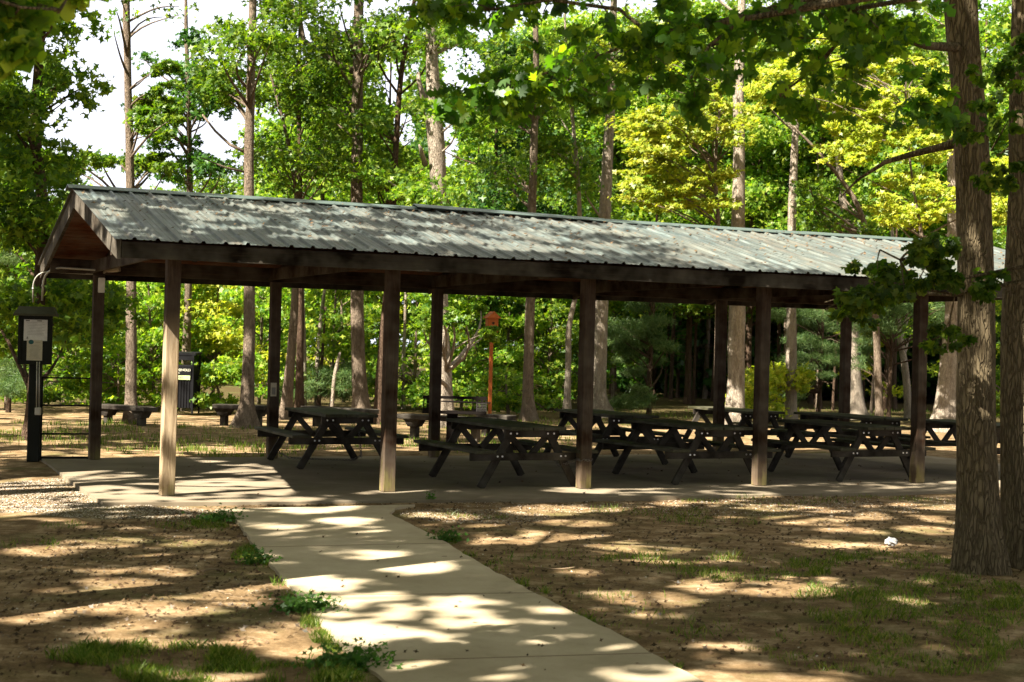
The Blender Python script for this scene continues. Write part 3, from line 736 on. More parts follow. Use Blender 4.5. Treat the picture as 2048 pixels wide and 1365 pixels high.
def hashnoise(X, Y, sc, seed):
    X = X / sc + seed * 17.3; Y = Y / sc + seed * 5.1
    xi = np.floor(X).astype(int); yi = np.floor(Y).astype(int); fx = X - xi; fy = Y - yi
    fx = fx * fx * (3 - 2 * fx); fy = fy * fy * (3 - 2 * fy)
    def h(a, b): return (np.abs(np.sin(a * 127.1 + b * 311.7 + seed * 3.3) * 43758.5453)) % 1.0
    return (h(xi, yi) * (1 - fx) + h(xi + 1, yi) * fx) * (1 - fy) + (h(xi, yi + 1) * (1 - fx) + h(xi + 1, yi + 1) * fx) * fy
def sunlit(P, roof=True):
    """True for leaf points to be left out, so that the sun reaches a patch of ground or roof"""
    gx = P[:, 0] + P[:, 2] * .657; gy = P[:, 1] + P[:, 2] * .664
    hit = np.zeros(len(P), bool)
    for (x, y, rx, ry) in _pc: hit |= ((gx - x) / (rx * 1.02 + .10)) ** 2 + ((gy - y) / (ry * 1.02 + .10)) ** 2 < 1
    hit &= hashnoise(gx, gy, .26, 21.0) * .6 + hashnoise(gx, gy, .12, 23.0) * .4 > .33
    # the shelter roof and what lies behind: looser shade
    U = (gx - X0) * math.cos(TH) + (gy - Y0) * math.sin(TH); V_ = -(gx - X0) * math.sin(TH) + (gy - Y0) * math.cos(TH)
    n1 = hashnoise(gx, gy, .42, 2.0) * .55 + hashnoise(gx, gy, .17, 5.0) * .45
    onroof = (U > 1.3) & (V_ > .7) & (V_ < 5.5) & (U < 16)
    hit |= onroof & (n1 > .55 - .012 * U)
    beyond = V_ >= 5.5
    hit |= beyond & (V_ < 14) & (n1 > .52)
    hit |= (V_ >= 14) & (n1 > .25)
    front = (V_ <= .7)
    hit |= front & (n1 > .72)
    hit |= (gy < 7.0) & (n1 > .5)
    return hit

# ---------------------------------------------------------------- trees
SKYZ = [(215, 60, 75, 75), (215, 150, 85, 65), (130, 235, 45, 60), (170, 255, 60, 35), (315, 60, 55, 55), (345, 15, 60, 40), (432, 262, 30, 45), (100, 30, 10, 20),
        (890, 285, 28, 55), (925, 140, 45, 45), (960, 45, 40, 40), (790, 170, 25, 40), (620, 60, 25, 25), (690, 40, 20, 30), (810, 260, 25, 40), (60, 130, 20, 50)]
TRUNKZ = []            # (list of (x, y, half width)) at distance, to keep trunks readable
def sky_hit(P, grow=1.0):
    x, y = project(P); h = np.zeros(len(P), bool)
    nz_ = hashnoise(x, y, 34.0, 31.0) * .6 + hashnoise(x, y, 13.0, 33.0) * .4
    for (a, b_, rx, ry) in SKYZ: h |= ((x - a) / (rx * grow)) ** 2 + ((y - b_) / (ry * grow)) ** 2 < .25 + 1.35 * nz_
    return h & (hashnoise(x, y, 20.0, 35.0) > .16)
def trunk_hit(P, keep=.25):
    x, y = project(P); h = np.zeros(len(P), bool)
    for (xs_, ys_, hw, Z, y0, y1) in TRUNKZ:
        xc = np.interp(y, ys_, xs_)
        h |= (np.abs(x - xc) < hw) & (P[:, 1] < Z - .05) & (y > y0) & (y < y1)
    return h & (rng.uniform(size=len(P)) > keep)
def bend(p, q, n=6, amp=.08, sag=0):
    p = np.array(p, float); q = np.array(q, float); L = np.linalg.norm(q - p); out = []
    o1 = rng.normal(size=3) * amp * L
    for i in range(n + 1):
        t = i / n; m = p * (1 - t) + q * t + o1 * math.sin(math.pi * t) + np.array([0, 0, sag * L * math.sin(math.pi * t)])
        out.append(m)
    return out
def trunk_mesh(mb, pts, rads, n=12, flare=0.0, seed=0):
    """smoothly resampled trunk with root flare and an uneven outline"""
    P = np.array(pts, float); Rr = np.array(rads, float); d = np.concatenate([[0], np.cumsum(np.linalg.norm(np.diff(P, axis=0), axis=1))])
    m = max(10, int(d[-1] / .35)); s_ = np.concatenate([np.linspace(0, min(.8, d[-1] * .3), 6)[:-1], np.linspace(min(.8, d[-1] * .3), d[-1], m)])
    sm = np.stack([np.interp(s_, d, P[:, k]) for k in range(3)], 1); rr = np.interp(s_, d, Rr)
    for _ in range(2): sm[1:-1] = .25 * sm[:-2] + .5 * sm[1:-1] + .25 * sm[2:]
    V = []; F = []
    for i, (c, r) in enumerate(zip(sm, rr)):
        fl = flare * math.exp(-s_[i] / .22)
        for j in range(n):
            a = 2 * math.pi * j / n
            rad = r * (1 + .05 * math.sin(3 * a + seed + s_[i] * .8) + .035 * math.sin(7 * a + 2 * seed + s_[i] * 2.1) + .03 * math.sin(s_[i] * 4.3 + a + seed)) * (1 + fl * (1 + .55 * math.sin(4 * a + seed * 2) + .3 * math.sin(7 * a + seed)))
            V.append((c[0] + rad * math.cos(a), c[1] + rad * math.sin(a), c[2] - (0.12 if i == 0 else 0)))
    for i in range(len(sm) - 1):
        for j in range(n): F.append((i * n + j, i * n + (j + 1) % n, (i + 1) * n + (j + 1) % n, (i + 1) * n + j))
    F.append([(len(sm) - 1) * n + j for j in range(n)])
    mb.add(V, F, True); return sm, rr
TREEG = 'trees standing behind the shelter'
def tree(name, label, Z, pix, top, barkm, clumps, leafm, limbs=(), r_cl=(.5, 1.0), per=110, size=.15, tmpl=LEAF8, flat=.42, flare=.5, group=TREEG, nring=12, cat='tree', upb=.8, keepsky=True, needles=False, mask=False, upper=None, vis=1.15, keep=.42):
    """pix: [(x, y, width px)] from the base up along the trunk at distance Z; top: total height (m)"""
    pts = [at(x, y, Z) for x, y, _ in pix]; pts[0][2] = 0
    rads = [w_ * Z / FPX / 2 for *_, w_ in pix]
    if upper is not None: pts += [np.array(q[:3]) for q in upper]; rads += [q[3] for q in upper]
    elif pts[-1][2] < top:
        d = pts[-1] - pts[-2]; d = d / max(.2, d[2]); p = pts[-1]
        h = top - p[2]
        pts += [p + np.array([d[0] * .5 * h * .5, 0, h * .5]), p + np.array([d[0] * .5 * h, 0, h])]; rads += [rads[-1] * .62, .03]
    base = pts[0].copy()
    root = empty(name, tuple(base)); tag(root, label, cat, group)
    mb = MB(); sd_ = float(rng.uniform(0, 6))
    sm, rr = trunk_mesh(mb, [p - base for p in pts], rads, nring, flare, sd_)
    C = np.array(clumps, float).reshape(-1, 4) if len(clumps) else np.zeros((0, 4))
    # limbs from the trunk to the clumps (the biggest ones)
    T = sm + base; hs = T[:, 2]
    order = rng.permutation(len(C))[:34]
    for k in order:
        c = C[k, :3]; hd = np.hypot(*(c[:2] - base[:2]))
        z0 = max(.6, c[2] - .35 * hd - .2); i = int(np.argmin(np.abs(hs - z0))); p = T[i] - base
        if hd < .3 or i >= len(T) - 1: continue
        q = c - base; n_ = 5; r0 = min(rr[i] * .45, .012 + .012 * hd)
        mb.tube(bend(p, q, n_, .07, .05), [r0 * (1 - .85 * t / n_) + .004 for t in range(n_ + 1)], 5, False)
    for lb in limbs:
        q = [at(x, y, Z + dz) - base for x, y, _, dz in lb]; mb.tube(q, [w_ * Z / FPX / 2 for _, _, w_, _ in lb], 7)
    mb.build('trunk', barkm, root)
    TRUNKZ.append(([p[0] for p in pix[::-1]], [p[1] for p in pix[::-1]], max(p[2] for p in pix[1:] or pix) * .5 * vis, Z, min(p[1] for p in pix), max(p[1] for p in pix)))
    return root, base, C, dict(leafm=leafm, per=per, size=size, tmpl=tmpl, flat=flat, upb=upb, keepsky=keepsky, needles=needles, mask=mask, keep=keep)
PENDING = []
def T_(*a, **k): PENDING.append(tree(*a, **k))
def finish():
    for root, base, C, o in PENDING:
        if not len(C): continue
        P = in_clumps(C[:, :3], C[:, 3], o['flat'], o['per'] * (1.5 if o['size'] < .2 else 1.35))
        if o['keepsky']: P = P[~(sky_hit(P) & (rng.uniform(size=len(P)) > .06))]
        P = P[~trunk_hit(P, o['keep'])]
        P = P[P[:, 2] > .12]
        if o['mask']: P = P[~sunlit(P)]
        V = leaves_np(P, o['size'] * .86, o['tmpl'], o['upb'], .3)
        mesh_np('crown', V - base, len(o['tmpl']), o['leafm'], root)

def cl(px, py, Z, rx, ry, n, r=(.5, .95), dz=1.6):
    """n clumps spread through a mass centred where picture point (px,py) lies at distance Z; rx, ry in picture pixels"""
    out = []
    while len(out) < n:
        a, b_ = rng.uniform(-1, 1, 2)
        if a * a + b_ * b_ > 1: continue
        q = at(px + a * rx, py + b_ * ry, Z + rng.uniform(-dz, dz)); 
        if q[2] < .2: continue
        out.append((*q, rng.uniform(*r)))
    return out
def crownclumps(x, y, z0, z1, R_, n, r=(.7, 1.3)):
    out = []
    for _ in range(n):
        t = rng.uniform(); a = rng.uniform(0, 2 * math.pi); rad = R_ * math.sqrt(rng.uniform(.02, 1)) * (math.sin(math.pi * (.12 + .8 * t)) ** .6)
        out.append((x + rad * math.cos(a), y + rad * math.sin(a), z0 + (z1 - z0) * t, rng.uniform(*r)))
    return out
def high(px, Z, z0, z1, R_, n, r=(.7, 1.2)):
    p = at(px, 600, Z); return crownclumps(p[0], p[1], z0, z1, R_, n, r)

# --- two big foreground trunks on the right
T_('oak_tree', 'big rough trunk in the right foreground, nearer the shelter', 11.95,
   [(1962, 1142, 92), (1958, 1080, 84), (1955, 900, 76), (1952, 620, 70), (1945, 320, 68), (1932, 150, 62), (1918, 0, 66)], 14, M['bark_big'],
   crownclumps(4.2, 10.6, 6.4, 12, 3.6, 34, (.8, 1.3)), M['leaf_near'], nring=48, flare=.34, group=None, per=80, size=.22, mask=True, tmpl=LEAF8,
   limbs=[[(1925, 285, 22, 0), (1880, 295, 16, .2), (1820, 310, 13, .4), (1770, 325, 10, .5), (1715, 360, 6, .7), (1680, 395, 3, .8)],
          [(1925, 95, 22, 0), (1850, 92, 15, -.6), (1760, 60, 12, -1.4), (1600, -10, 10, -2.2)],
          [(1935, 590, 10, 0), (1860, 588, 8, -.2), (1780, 575, 6, -.3), (1700, 590, 4, -.4), (1650, 605, 2, -.5)]])
T_('oak_tree', 'big rough trunk cut by the right edge of the photo', 12.4,
   [(2052, 1125, 90), (2046, 1060, 84), (2040, 900, 78), (2036, 640, 74), (2043, 560, 62), (2046, 300, 56), (2052, 0, 52)], 14, M['bark_big'],
   crownclumps(6.5, 11.5, 6.2, 12, 3.6, 34, (.8, 1.3)), M['leaf_near'], nring=48, flare=.34, group=None, per=80, size=.22, mask=True, tmpl=LEAF8)

# --- trees behind the shelter, left to right
T_('dark_oak', 'dark leafy tree at the far left behind the notice board', 24.5,
   [(62, 880, 26), (70, 760, 24), (80, 560, 24), (88, 440, 24), (78, 330, 22), (66, 250, 20), (80, 100, 18), (88, 0, 16)], 13, M['bark_dark'],
   cl(60, 30, 24, 110, 70, 13) + cl(100, 180, 24.5, 90, 60, 12, (.4, .8)) + cl(160, 170, 25, 60, 30, 5, (.3, .5)) + cl(60, 330, 24.5, 70, 60, 12) + cl(20, 240, 24, 40, 60, 7) + cl(30, 440, 25, 60, 60, 10) + cl(120, 600, 25.5, 60, 70, 14) + cl(200, 620, 26, 40, 60, 6, (.4, .6)) + cl(30, 640, 25.5, 50, 60, 9), M['leaf'], per=150, size=.17)
T_('tall_tree', 'slim straight tree rising behind the roof, second from left', 30,
   [(262, 846, 30), (262, 800, 23), (263, 640, 21), (261, 380, 18), (256, 180, 15), (252, 0, 14)], 14, M['bark'],
   high(255, 30, 9.2, 14, 2.4, 14) + cl(340, 30, 30, 40, 30, 4, (.3, .5)) + cl(240, 30, 29.5, 25, 60, 5, (.25, .45)) + cl(305, 235, 30, 45, 40, 9, (.22, .38)) + cl(300, 320, 30.5, 60, 30, 9, (.22, .38)) + cl(190, 330, 30, 60, 22, 7, (.2, .35)) + cl(320, 160, 30, 40, 40, 6, (.2, .32)), M['leaf'])
T_('thin_tree', 'thin dark stemmed tree above the trash bin', 36,
   [(371, 826, 20), (373, 700, 17), (377, 560, 15), (380, 370, 12), (377, 200, 10), (372, 60, 8)], 11, M['bark'],
   cl(385, 150, 35.5, 60, 30, 9, (.35, .6)) + cl(350, 200, 35, 90, 30, 9, (.35, .6)) + cl(400, 215, 36, 70, 20, 7, (.3, .5)) + cl(330, 270, 35, 60, 30, 7, (.3, .5)) + cl(390, 330, 35, 70, 30, 8, (.35, .6)) + cl(290, 120, 35, 30, 20, 3, (.3, .4)) + cl(390, 90, 35, 40, 20, 4, (.3, .4)), M['leaf_dark'], per=130)
T_('tall_tree', 'straight tree with flared root foot left of the second rear post', 29.6,
   [(490, 850, 42), (493, 812, 27), (498, 700, 24), (499, 560, 22), (498, 320, 20), (502, 150, 17), (506, 0, 15)], 14, M['bark'],
   high(505, 29.6, 9.4, 14, 2.8, 18) + cl(455, 90, 29.5, 50, 50, 8, (.4, .7)) + cl(560, 60, 29, 50, 60, 8, (.4, .7)) + cl(470, 170, 31, 60, 40, 8, (.35, .6)), M['leaf'], flare=.65,
   limbs=[[(492, 305, 7, 0), (460, 290, 6, 0), (430, 262, 5, .2), (405, 230, 4, .3)], [(492, 345, 5, 0), (450, 335, 4, -.2), (400, 315, 2, -.3)]])
T_('leaning_tree', 'leaning tree just right of the second rear post', 33,
   [(572, 838, 24), (577, 760, 20), (586, 680, 17), (590, 600, 15), (596, 400, 9), (572, 260, 7), (540, 150, 5)], 9.5, M['bark'],
   cl(600, 180, 33, 70, 60, 14) + cl(640, 300, 33, 60, 60, 14) + cl(560, 330, 33, 40, 50, 8), M['leaf'])
T_('tall_tree', 'dark upright tree beside the leaning tree', 34,
   [(599, 828, 18), (600, 700, 15), (601, 560, 14), (600, 380, 10), (598, 200, 8), (600, 60, 7)], 12, M['bark_dark'],
   cl(590, 100, 34, 70, 60, 12) + cl(640, 200, 34, 50, 50, 8) + high(600, 34, 9, 13, 2.2, 8), M['leaf'])
T_('tall_tree', 'thick upright tree between second and third posts, with curving limb', 32.5,
   [(722, 834, 40), (720, 800, 31), (715, 700, 27), (714, 560, 26), (714, 400, 24), (715, 200, 22), (717, 0, 19)], 15, M['bark'],
   high(715, 32.5, 9.4, 15, 3, 20) + cl(670, 60, 32, 60, 60, 10) + cl(770, 80, 32, 50, 60, 9) + cl(650, 190, 33, 50, 40, 6), M['leaf'], flare=.7,
   limbs=[[(712, 145, 14, 0), (680, 130, 12, .1), (640, 105, 11, .2), (607, 80, 10, .3), (600, 40, 9, .3), (580, 5, 7, .4)]])
T_('leaning_tree', 'dark tree leaning behind the second front post', 32,
   [(757, 832, 22), (760, 760, 20), (770, 640, 19), (778, 560, 16), (787, 400, 13), (797, 200, 11), (806, 110, 10), (830, 0, 8)], 11, M['bark_dark'],
   cl(760, 240, 32, 60, 50, 8, (.4, .6)) + cl(770, 350, 32, 50, 40, 8, (.4, .6)) + cl(830, 60, 31.5, 60, 50, 8), M['leaf'])
T_('old_tree', 'stout pale old tree with a broken knotty upper trunk', 31,
   [(898, 836, 28), (893, 780, 24), (888, 640, 20), (878, 480, 32), (876, 330, 33), (868, 240, 36), (864, 150, 26), (862, 60, 20), (860, 0, 16)], 11, M['bark_pale'],
   cl(800, 350, 31, 60, 40, 8, (.4, .6)) + cl(880, 380, 29.5, 70, 25, 9, (.35, .6)) + cl(870, 640, 29, 40, 22, 6, (.18, .3)) + cl(925, 640, 30, 26, 26, 4, (.16, .26)) + cl(985, 668, 32.4, 24, 10, 3, (.12, .2)) + cl(965, 622, 32.6, 8, 14, 1, (.1, .14)) + cl(900, 70, 31, 70, 50, 8) + cl(940, 230, 31, 50, 50, 9, (.35, .6)), M['leaf'],
   limbs=[[(858, 235, 16, 0), (848, 200, 14, -.1), (838, 165, 10, -.2), (836, 145, 6, -.2)], [(850, 330, 12, 0), (842, 300, 8, -.3), (838, 290, 3, -.4)]])
T_('tall_tree', 'dark trunk with swollen foot right of the orange post', 35,
   [(1057, 834, 30), (1056, 790, 22), (1057, 700, 20), (1061, 600, 19), (1064, 420, 17), (1070, 230, 14), (1072, 120, 12), (1070, 0, 10)], 13, M['bark'],
   high(1070, 35, 9.5, 14, 2.6, 14) + cl(1010, 180, 35, 60, 60, 12) + cl(1090, 200, 35, 60, 60, 12) + cl(1040, 330, 36, 60, 50, 12), M['leaf'])
T_('crooked_tree', 'thin crooked pale stem left of the third front post', 37,
   [(1132, 820, 16), (1136, 760, 12), (1137, 690, 12), (1134, 655, 11), (1147, 610, 10), (1160, 560, 9), (1160, 420, 9), (1152, 300, 8), (1138, 180, 7), (1130, 60, 5)], 10.5, M['bark_pale'],
   cl(1150, 120, 37, 60, 60, 12) + cl(1130, 280, 37, 60, 50, 10), M['leaf'])
T_('pale_tree', 'bright pale trunk just right of the third front post', 38,
   [(1200, 818, 44), (1196, 790, 31), (1200, 700, 28), (1203, 600, 27), (1212, 380, 23), (1219, 250, 20), (1224, 130, 16), (1228, 0, 13)], 14, M['bark_pale'],
   high(1220, 38, 10.5, 15, 3, 14) + cl(1250, 80, 38, 70, 60, 14) + cl(1190, 180, 38, 50, 60, 10) + cl(1180, 380, 38, 40, 50, 8), M['leaf'])
T_('pale_tree', 'thick double looking pale trunk between the fourth posts', 36,
   [(1470, 815, 40), (1472, 760, 34), (1475, 640, 34), (1476, 460, 28), (1478, 300, 23), (1476, 200, 22), (1480, 100, 18), (1484, 0, 15)], 14, M['bark_pale'],
   high(1480, 36, 10, 15, 3, 16), M['leaf'])
T_('yellow_maple', 'bright yellow green maple behind the middle right of the roof', 33,
   [(1432, 830, 10), (1434, 640, 9), (1438, 440, 8), (1428, 340, 7), (1440, 220, 5)], 8.8, M['bark'],
   cl(1330, 260, 33, 90, 60, 64, (.2, .42)) + cl(1320, 370, 33, 80, 55, 53, (.2, .42)) + cl(1450, 230, 33, 70, 60, 34, (.2, .42)) + cl(1420, 380, 33.5, 60, 50, 26, (.2, .42)) + cl(1290, 100, 33.5, 70, 60, 26, (.2, .42)), M['leaf_yellow'], flat=.22, per=70, size=.135, upb=1.2)
T_('tall_tree', 'upright pale stem right of the fourth front post, above the roof', 38,
   [(1582, 825, 24), (1583, 640, 20), (1583, 460, 17), (1588, 330, 15), (1592, 240, 13), (1600, 60, 10)], 12, M['bark_pale'],
   cl(1590, 130, 38, 80, 70, 16) + high(1595, 38, 10, 14, 2.5, 10), M['leaf'])
T_('leaning_tree', 'thin dead trunk slanting left above the right part of the roof', 36,
   [(1760, 830, 16), (1752, 640, 14), (1738, 475, 12), (1715, 400, 11), (1660, 330, 10), (1610, 275, 8), (1570, 240, 5)], 6.4, M['bark'],
   cl(1640, 390, 36, 60, 40, 8, (.3, .6)) + cl(1700, 440, 37, 60, 25, 8, (.3, .6)), M['leaf'])
T_('yellow_maple', 'yellow maple crown left of the big foreground trunk, above the roof end', 31,
   [(1842, 836, 12), (1846, 640, 10), (1850, 500, 8), (1830, 400, 6), (1820, 330, 4)], 7.4, M['bark'],
   cl(1830, 400, 31, 80, 60, 49, (.2, .42)) + cl(1760, 230, 32, 110, 60, 64, (.2, .42)) + cl(1600, 170, 33, 110, 60, 64, (.2, .42)) + cl(1850, 300, 31.5, 60, 50, 22, (.2, .42)) + cl(1690, 300, 32, 60, 30, 19, (.2, .42)) + cl(2000, 380, 32, 40, 80, 26, (.2, .42)) + cl(1720, 110, 33, 110, 60, 45, (.2, .42)) + cl(1870, 200, 33, 40, 80, 22, (.2, .42)), M['leaf_yellow'], flat=.22, per=70, size=.135, upb=1.2)
T_('pale_tree', 'sunlit thick trunk right of the fifth rear post', 41,
   [(1712, 822, 40), (1710, 780, 30), (1706, 700, 28), (1702, 600, 24), (1690, 420, 16), (1682, 380, 14)], 9, M['bark_pale'],
   cl(1680, 430, 40, 60, 40, 8), M['leaf'])
T_('leaning_tree', 'pale stem leaning left seen beside the fifth front post', 42,
   [(1818, 812, 16), (1812, 740, 14), (1802, 690, 13), (1795, 640, 12)], 6, M['bark_pale'], cl(1790, 640, 42, 40, 30, 6), M['leaf'])
T_('pale_tree', 'broad based pale trunk left of the big foreground trunk', 35,
   [(1893, 846, 58), (1893, 800, 44), (1900, 720, 34), (1906, 600, 28), (1906, 440, 22), (1903, 300, 18), (1900, 200, 15)], 13, M['bark_pale'],
   high(1900, 35, 9.5, 14, 2.8, 12) + cl(1880, 130, 35, 90, 60, 16), M['leaf'])

# --- understory saplings and shrubs
def sapling(name, label, px, py, Z, h, n, leafm, spread=1.5, size=.16, r=(.4, .75), per=120, flat=.35, grp='young trees and shrubs behind the shelter', tmpl=LEAF8, upb=.8, keep=.2):
    b_ = gnd(px, py) if Z is None else at(px, py, Z); x, y = b_[0], b_[1]
    C = []
    for _ in range(n):
        t = rng.uniform(.05, 1); a = rng.uniform(0, 2 * math.pi); rad = spread * math.sqrt(rng.uniform()) * (1.05 - .6 * t)
        C.append((x + rad * math.cos(a), y + rad * math.sin(a), h * t, rng.uniform(*r)))
    pp, qq = project([(x, y, 0.0), ]), project([(x + rng.uniform(-.3, .3), y, h * .8)])
    T_(name, label, y, [(float(pp[0][0]), float(pp[1][0]), 7), (float(qq[0][0]), float(qq[1][0]), 4)], h, M['bark'], C, leafm, per=per, size=size, flat=flat, flare=.2, group=grp, nring=7, cat='shrub' if 'shrub' in name else 'tree', tmpl=tmpl, upb=upb, vis=0, keep=keep)
B, Y_, D_, L_ = M['leaf_bright'], M['leaf_yellow'], M['leaf_dark'], M['leaf']
SP = [
 ('sapling', 'bushy green young tree at the left edge behind the notice board', 15, 34, 4.6, 30, L_, 2.0),
 ('sapling', 'leafy young tree seen through the thin rail frame', 130, 37, 3.4, 26, B, 1.9),
 ('sapling', 'bright young tree between corner post and slim straight tree', 225, 38, 3.8, 26, B, 1.7),
 ('sapling', 'bright yellow green young tree left of the lit front post', 312, 36, 3.6, 28, B, 1.5),
 ('sapling', 'bright young tree right of the trash bin', 428, 37, 4.4, 34, Y_, 1.6),
 ('sapling', 'green young tree behind the flared trunk', 520, 41, 5.2, 34, B, 2.0),
 ('shrub', 'low bright shrub under the flared trunk bench', 450, 35, 1.2, 12, B, 1.1),
 ('shrub', 'low green shrub behind the rail frame bench', 240, 35, 1.3, 12, B, 1.2),
 ('sapling', 'soft light green young tree behind the third plank bench', 665, 39, 3.2, 26, B, 1.9),
 ('sapling', 'yellow green young tree above the thick middle trunk bench', 690, 44, 5.4, 26, Y_, 1.8),
 ('sapling', 'green young tree right of the second front post', 830, 40, 4.6, 30, B, 1.8),
 ('sapling', 'bright leafy young tree behind the pedestal grill', 925, 41, 4.0, 32, B, 1.9),
 ('sapling', 'bright leafy young tree behind the orange post', 1010, 42, 4.8, 34, B, 1.9),
 ('sapling', 'green young tree between swollen foot trunk and crooked stem', 1098, 42, 4.4, 30, B, 1.7),
 ('shrub', 'low spreading shrub right of the orange post', 1020, 37, 1.0, 10, B, 1.1),
 ('sapling', 'green young tree behind the crooked pale stem', 1160, 46, 5.6, 30, L_, 1.8),
 ('shrub', 'small bright shrub at the foot of the thick pale trunk', 1505, 37, 1.1, 9, Y_, .6),
 ('shrub', 'yellow green shrub right of the fourth front post', 1565, 38, 1.5, 12, Y_, .9),
 ('sapling', 'bright young tree seen between the fifth posts', 1745, 44, 3.4, 14, Y_, 1.0),
 ('sapling', 'green young tree showing between the two foreground trunks', 2010, 36, 4.5, 24, B, 1.5),
]
for (nm, lb, px, Z, h, n, lm, spd) in SP:
    sapling(nm, lb, px, 700, Z, h, n, lm, spd)
# taller leafy trees further back filling the view above the roof
BK = [('leafy_tree', 'rounded pale green tree far behind the left end of the roof', 215, 62, 7.4, 44, B, 4.2),
      ('leafy_tree', 'rounded green tree far behind the slim straight tree', 350, 66, 8.0, 44, B, 4.0),
      ('leafy_tree', 'green tree far behind the left of the flared trunk', 440, 60, 8.0, 44, L_, 3.6),
      ('leafy_tree', 'tall green tree far behind the left edge', 20, 55, 9.0, 44, L_, 3.4),
      ('leafy_tree', 'tall green tree right of the curving limb trunk', 640, 50, 11, 60, B, 3.2),
      ('leafy_tree', 'tall green tree behind the dark leaning tree', 770, 48, 11, 60, B, 3.2),
      ('leafy_tree', 'light green tree behind the knotty old trunk', 950, 60, 10, 60, B, 4.0),
      ('leafy_tree', 'dense dark green tree right of the knotty old trunk', 985, 44, 10.5, 66, D_, 2.6),
      ('leafy_tree', 'tall bright tree behind the crooked pale stem', 1110, 50, 12.5, 74, B, 3.0),
      ('leafy_tree', 'tall green tree behind the bright pale trunk', 1230, 52, 13, 74, B, 3.2),
      ('leafy_tree', 'tall bright tree left of the thick double pale trunk', 1380, 50, 13, 80, B, 3.4),
      ('leafy_tree', 'tall green tree behind the thick double pale trunk', 1500, 48, 12.5, 80, B, 3.2),
      ('leafy_tree', 'tall bright tree behind the slanting dead trunk', 1640, 48, 12.5, 84, B, 3.4),
      ('leafy_tree', 'tall dark green tree behind the yellow maple crown', 1790, 50, 12.5, 84, L_, 3.4),
      ('leafy_tree', 'tall green tree behind the right foreground trunks', 1960, 46, 12, 80, B, 3.4)]
for (nm, lb, px, Z, h, n, lm, spd) in BK:
    p = at(px, 600, Z); x, y = p[0], p[1]; C = crownclumps(x, y, .22 * h if px < 1180 else 3.2, h, spd, n, (.7, 1.3))
    pp, qq = project([(x, y, 0.0)]), project([(x, y, h * .8)])
    T_(nm, lb, y, [(float(pp[0][0]), float(pp[1][0]), 14), (float(qq[0][0]), float(qq[1][0]), 6)], h, M['bark_dark'], C, lm, per=260, size=.21, flat=.5, flare=.3, group='tall trees further back', nring=8, vis=0, tmpl=LEAF8)
# pines on the right: soft tufts
def pine(label, px, Z, h, masses, w_=9):
    p = at(px, 700, Z); pp = project([(p[0], p[1], 0.0)]); qq = project([(p[0] + .1, p[1], h * .85)])
    C = []
    for m in masses: C += cl(*m)
    T_('pine_tree', label, p[1], [(float(pp[0][0]), float(pp[1][0]), w_), (float(qq[0][0]), float(qq[1][0]), w_ * .5)], h, M['bark_dark'], C, M['needle'], per=420, size=.20, tmpl=NEED, flat=.35, flare=.3, group='young pines behind the shelter', nring=8, upb=.3, vis=0, keep=.35)
pine('young pine with soft blue green tufts right of the bright pale trunk', 1300, 40, 6.5, [(1270, 640, 40, 60, 60, 16, (.25, .5)), (1280, 700, 40, 50, 50, 14, (.25, .45)), (1300, 580, 41, 60, 30, 10, (.3, .5)), (1255, 790, 39, 50, 25, 8, (.25, .4)), (1320, 710, 40, 40, 20, 5, (.2, .35))])
pine('young pine with yellowish tufts right of the fourth front post', 1640, 42, 5.5, [(1620, 720, 42, 60, 50, 16, (.25, .45)), (1590, 660, 42, 50, 60, 12, (.25, .45)), (1660, 640, 43, 50, 30, 8, (.3, .45)), (1560, 780, 41, 40, 30, 8, (.25, .4))])
pine('bright soft needled pine beside the fifth front post', 1780, 38, 5.5, [(1760, 640, 38, 60, 35, 18, (.3, .5)), (1790, 600, 38.5, 60, 30, 12, (.3, .5)), (1900, 640, 38, 40, 40, 10, (.3, .45)), (1730, 720, 40, 30, 40, 6, (.2, .35))])
pine('feathery pale pine left of the notice board', 20, 33, 3.6, [(15, 470, 33, 40, 60, 6, (.3, .5)), (20, 770, 33, 50, 50, 10, (.3, .45))])
pine('feathery low pine behind the third plank bench', 640, 38.5, 2.6, [(650, 770, 38.5, 60, 30, 12, (.25, .45)), (600, 790, 38, 40, 20, 6, (.2, .4)), (690, 740, 39, 40, 30, 8, (.25, .4))])
# dark straight pines in the wood on the right; seen only as stems
first = None
k = 0
for px in list(range(1232, 1440, 11)) + list(range(1500, 1930, 15)):
    Z = float(rng.uniform(46, 68)); x = px + float(rng.uniform(-5, 5)); wpx = float(rng.uniform(4, 11)) ; p = at(x, 700, Z)
    ro = empty('pine_tree', (p[0], p[1], 0)); mb = MB(); rr = wpx * Z / FPX / 2
    trunk_mesh(mb, [(0, 0, 0), (float(rng.uniform(-.15, .15)), 0, 4), (float(rng.uniform(-.4, .4)), 0, 11)], [rr, rr * .85, rr * .4], 7, .2, float(rng.uniform(0, 6)))
    for _ in range(14):
        h = float(rng.uniform(.8, 7)); a = float(rng.uniform(0, 6.28)); L = float(rng.uniform(.4, 1.3))
        mb.tube([(0, 0, h), (L * .5 * math.cos(a), L * .5 * math.sin(a), h + .05), (L * math.cos(a), L * math.sin(a), h - .1)], [.018, .012, .004], 4, False)
    mb.build('trunk', M['bark_dark'] if k % 4 else M['bark'], ro)
    tag(ro, 'one of the thin dark pine stems crowded in the wood behind the shelter', 'pine', 'thin pine stems in the dark wood'); k += 1
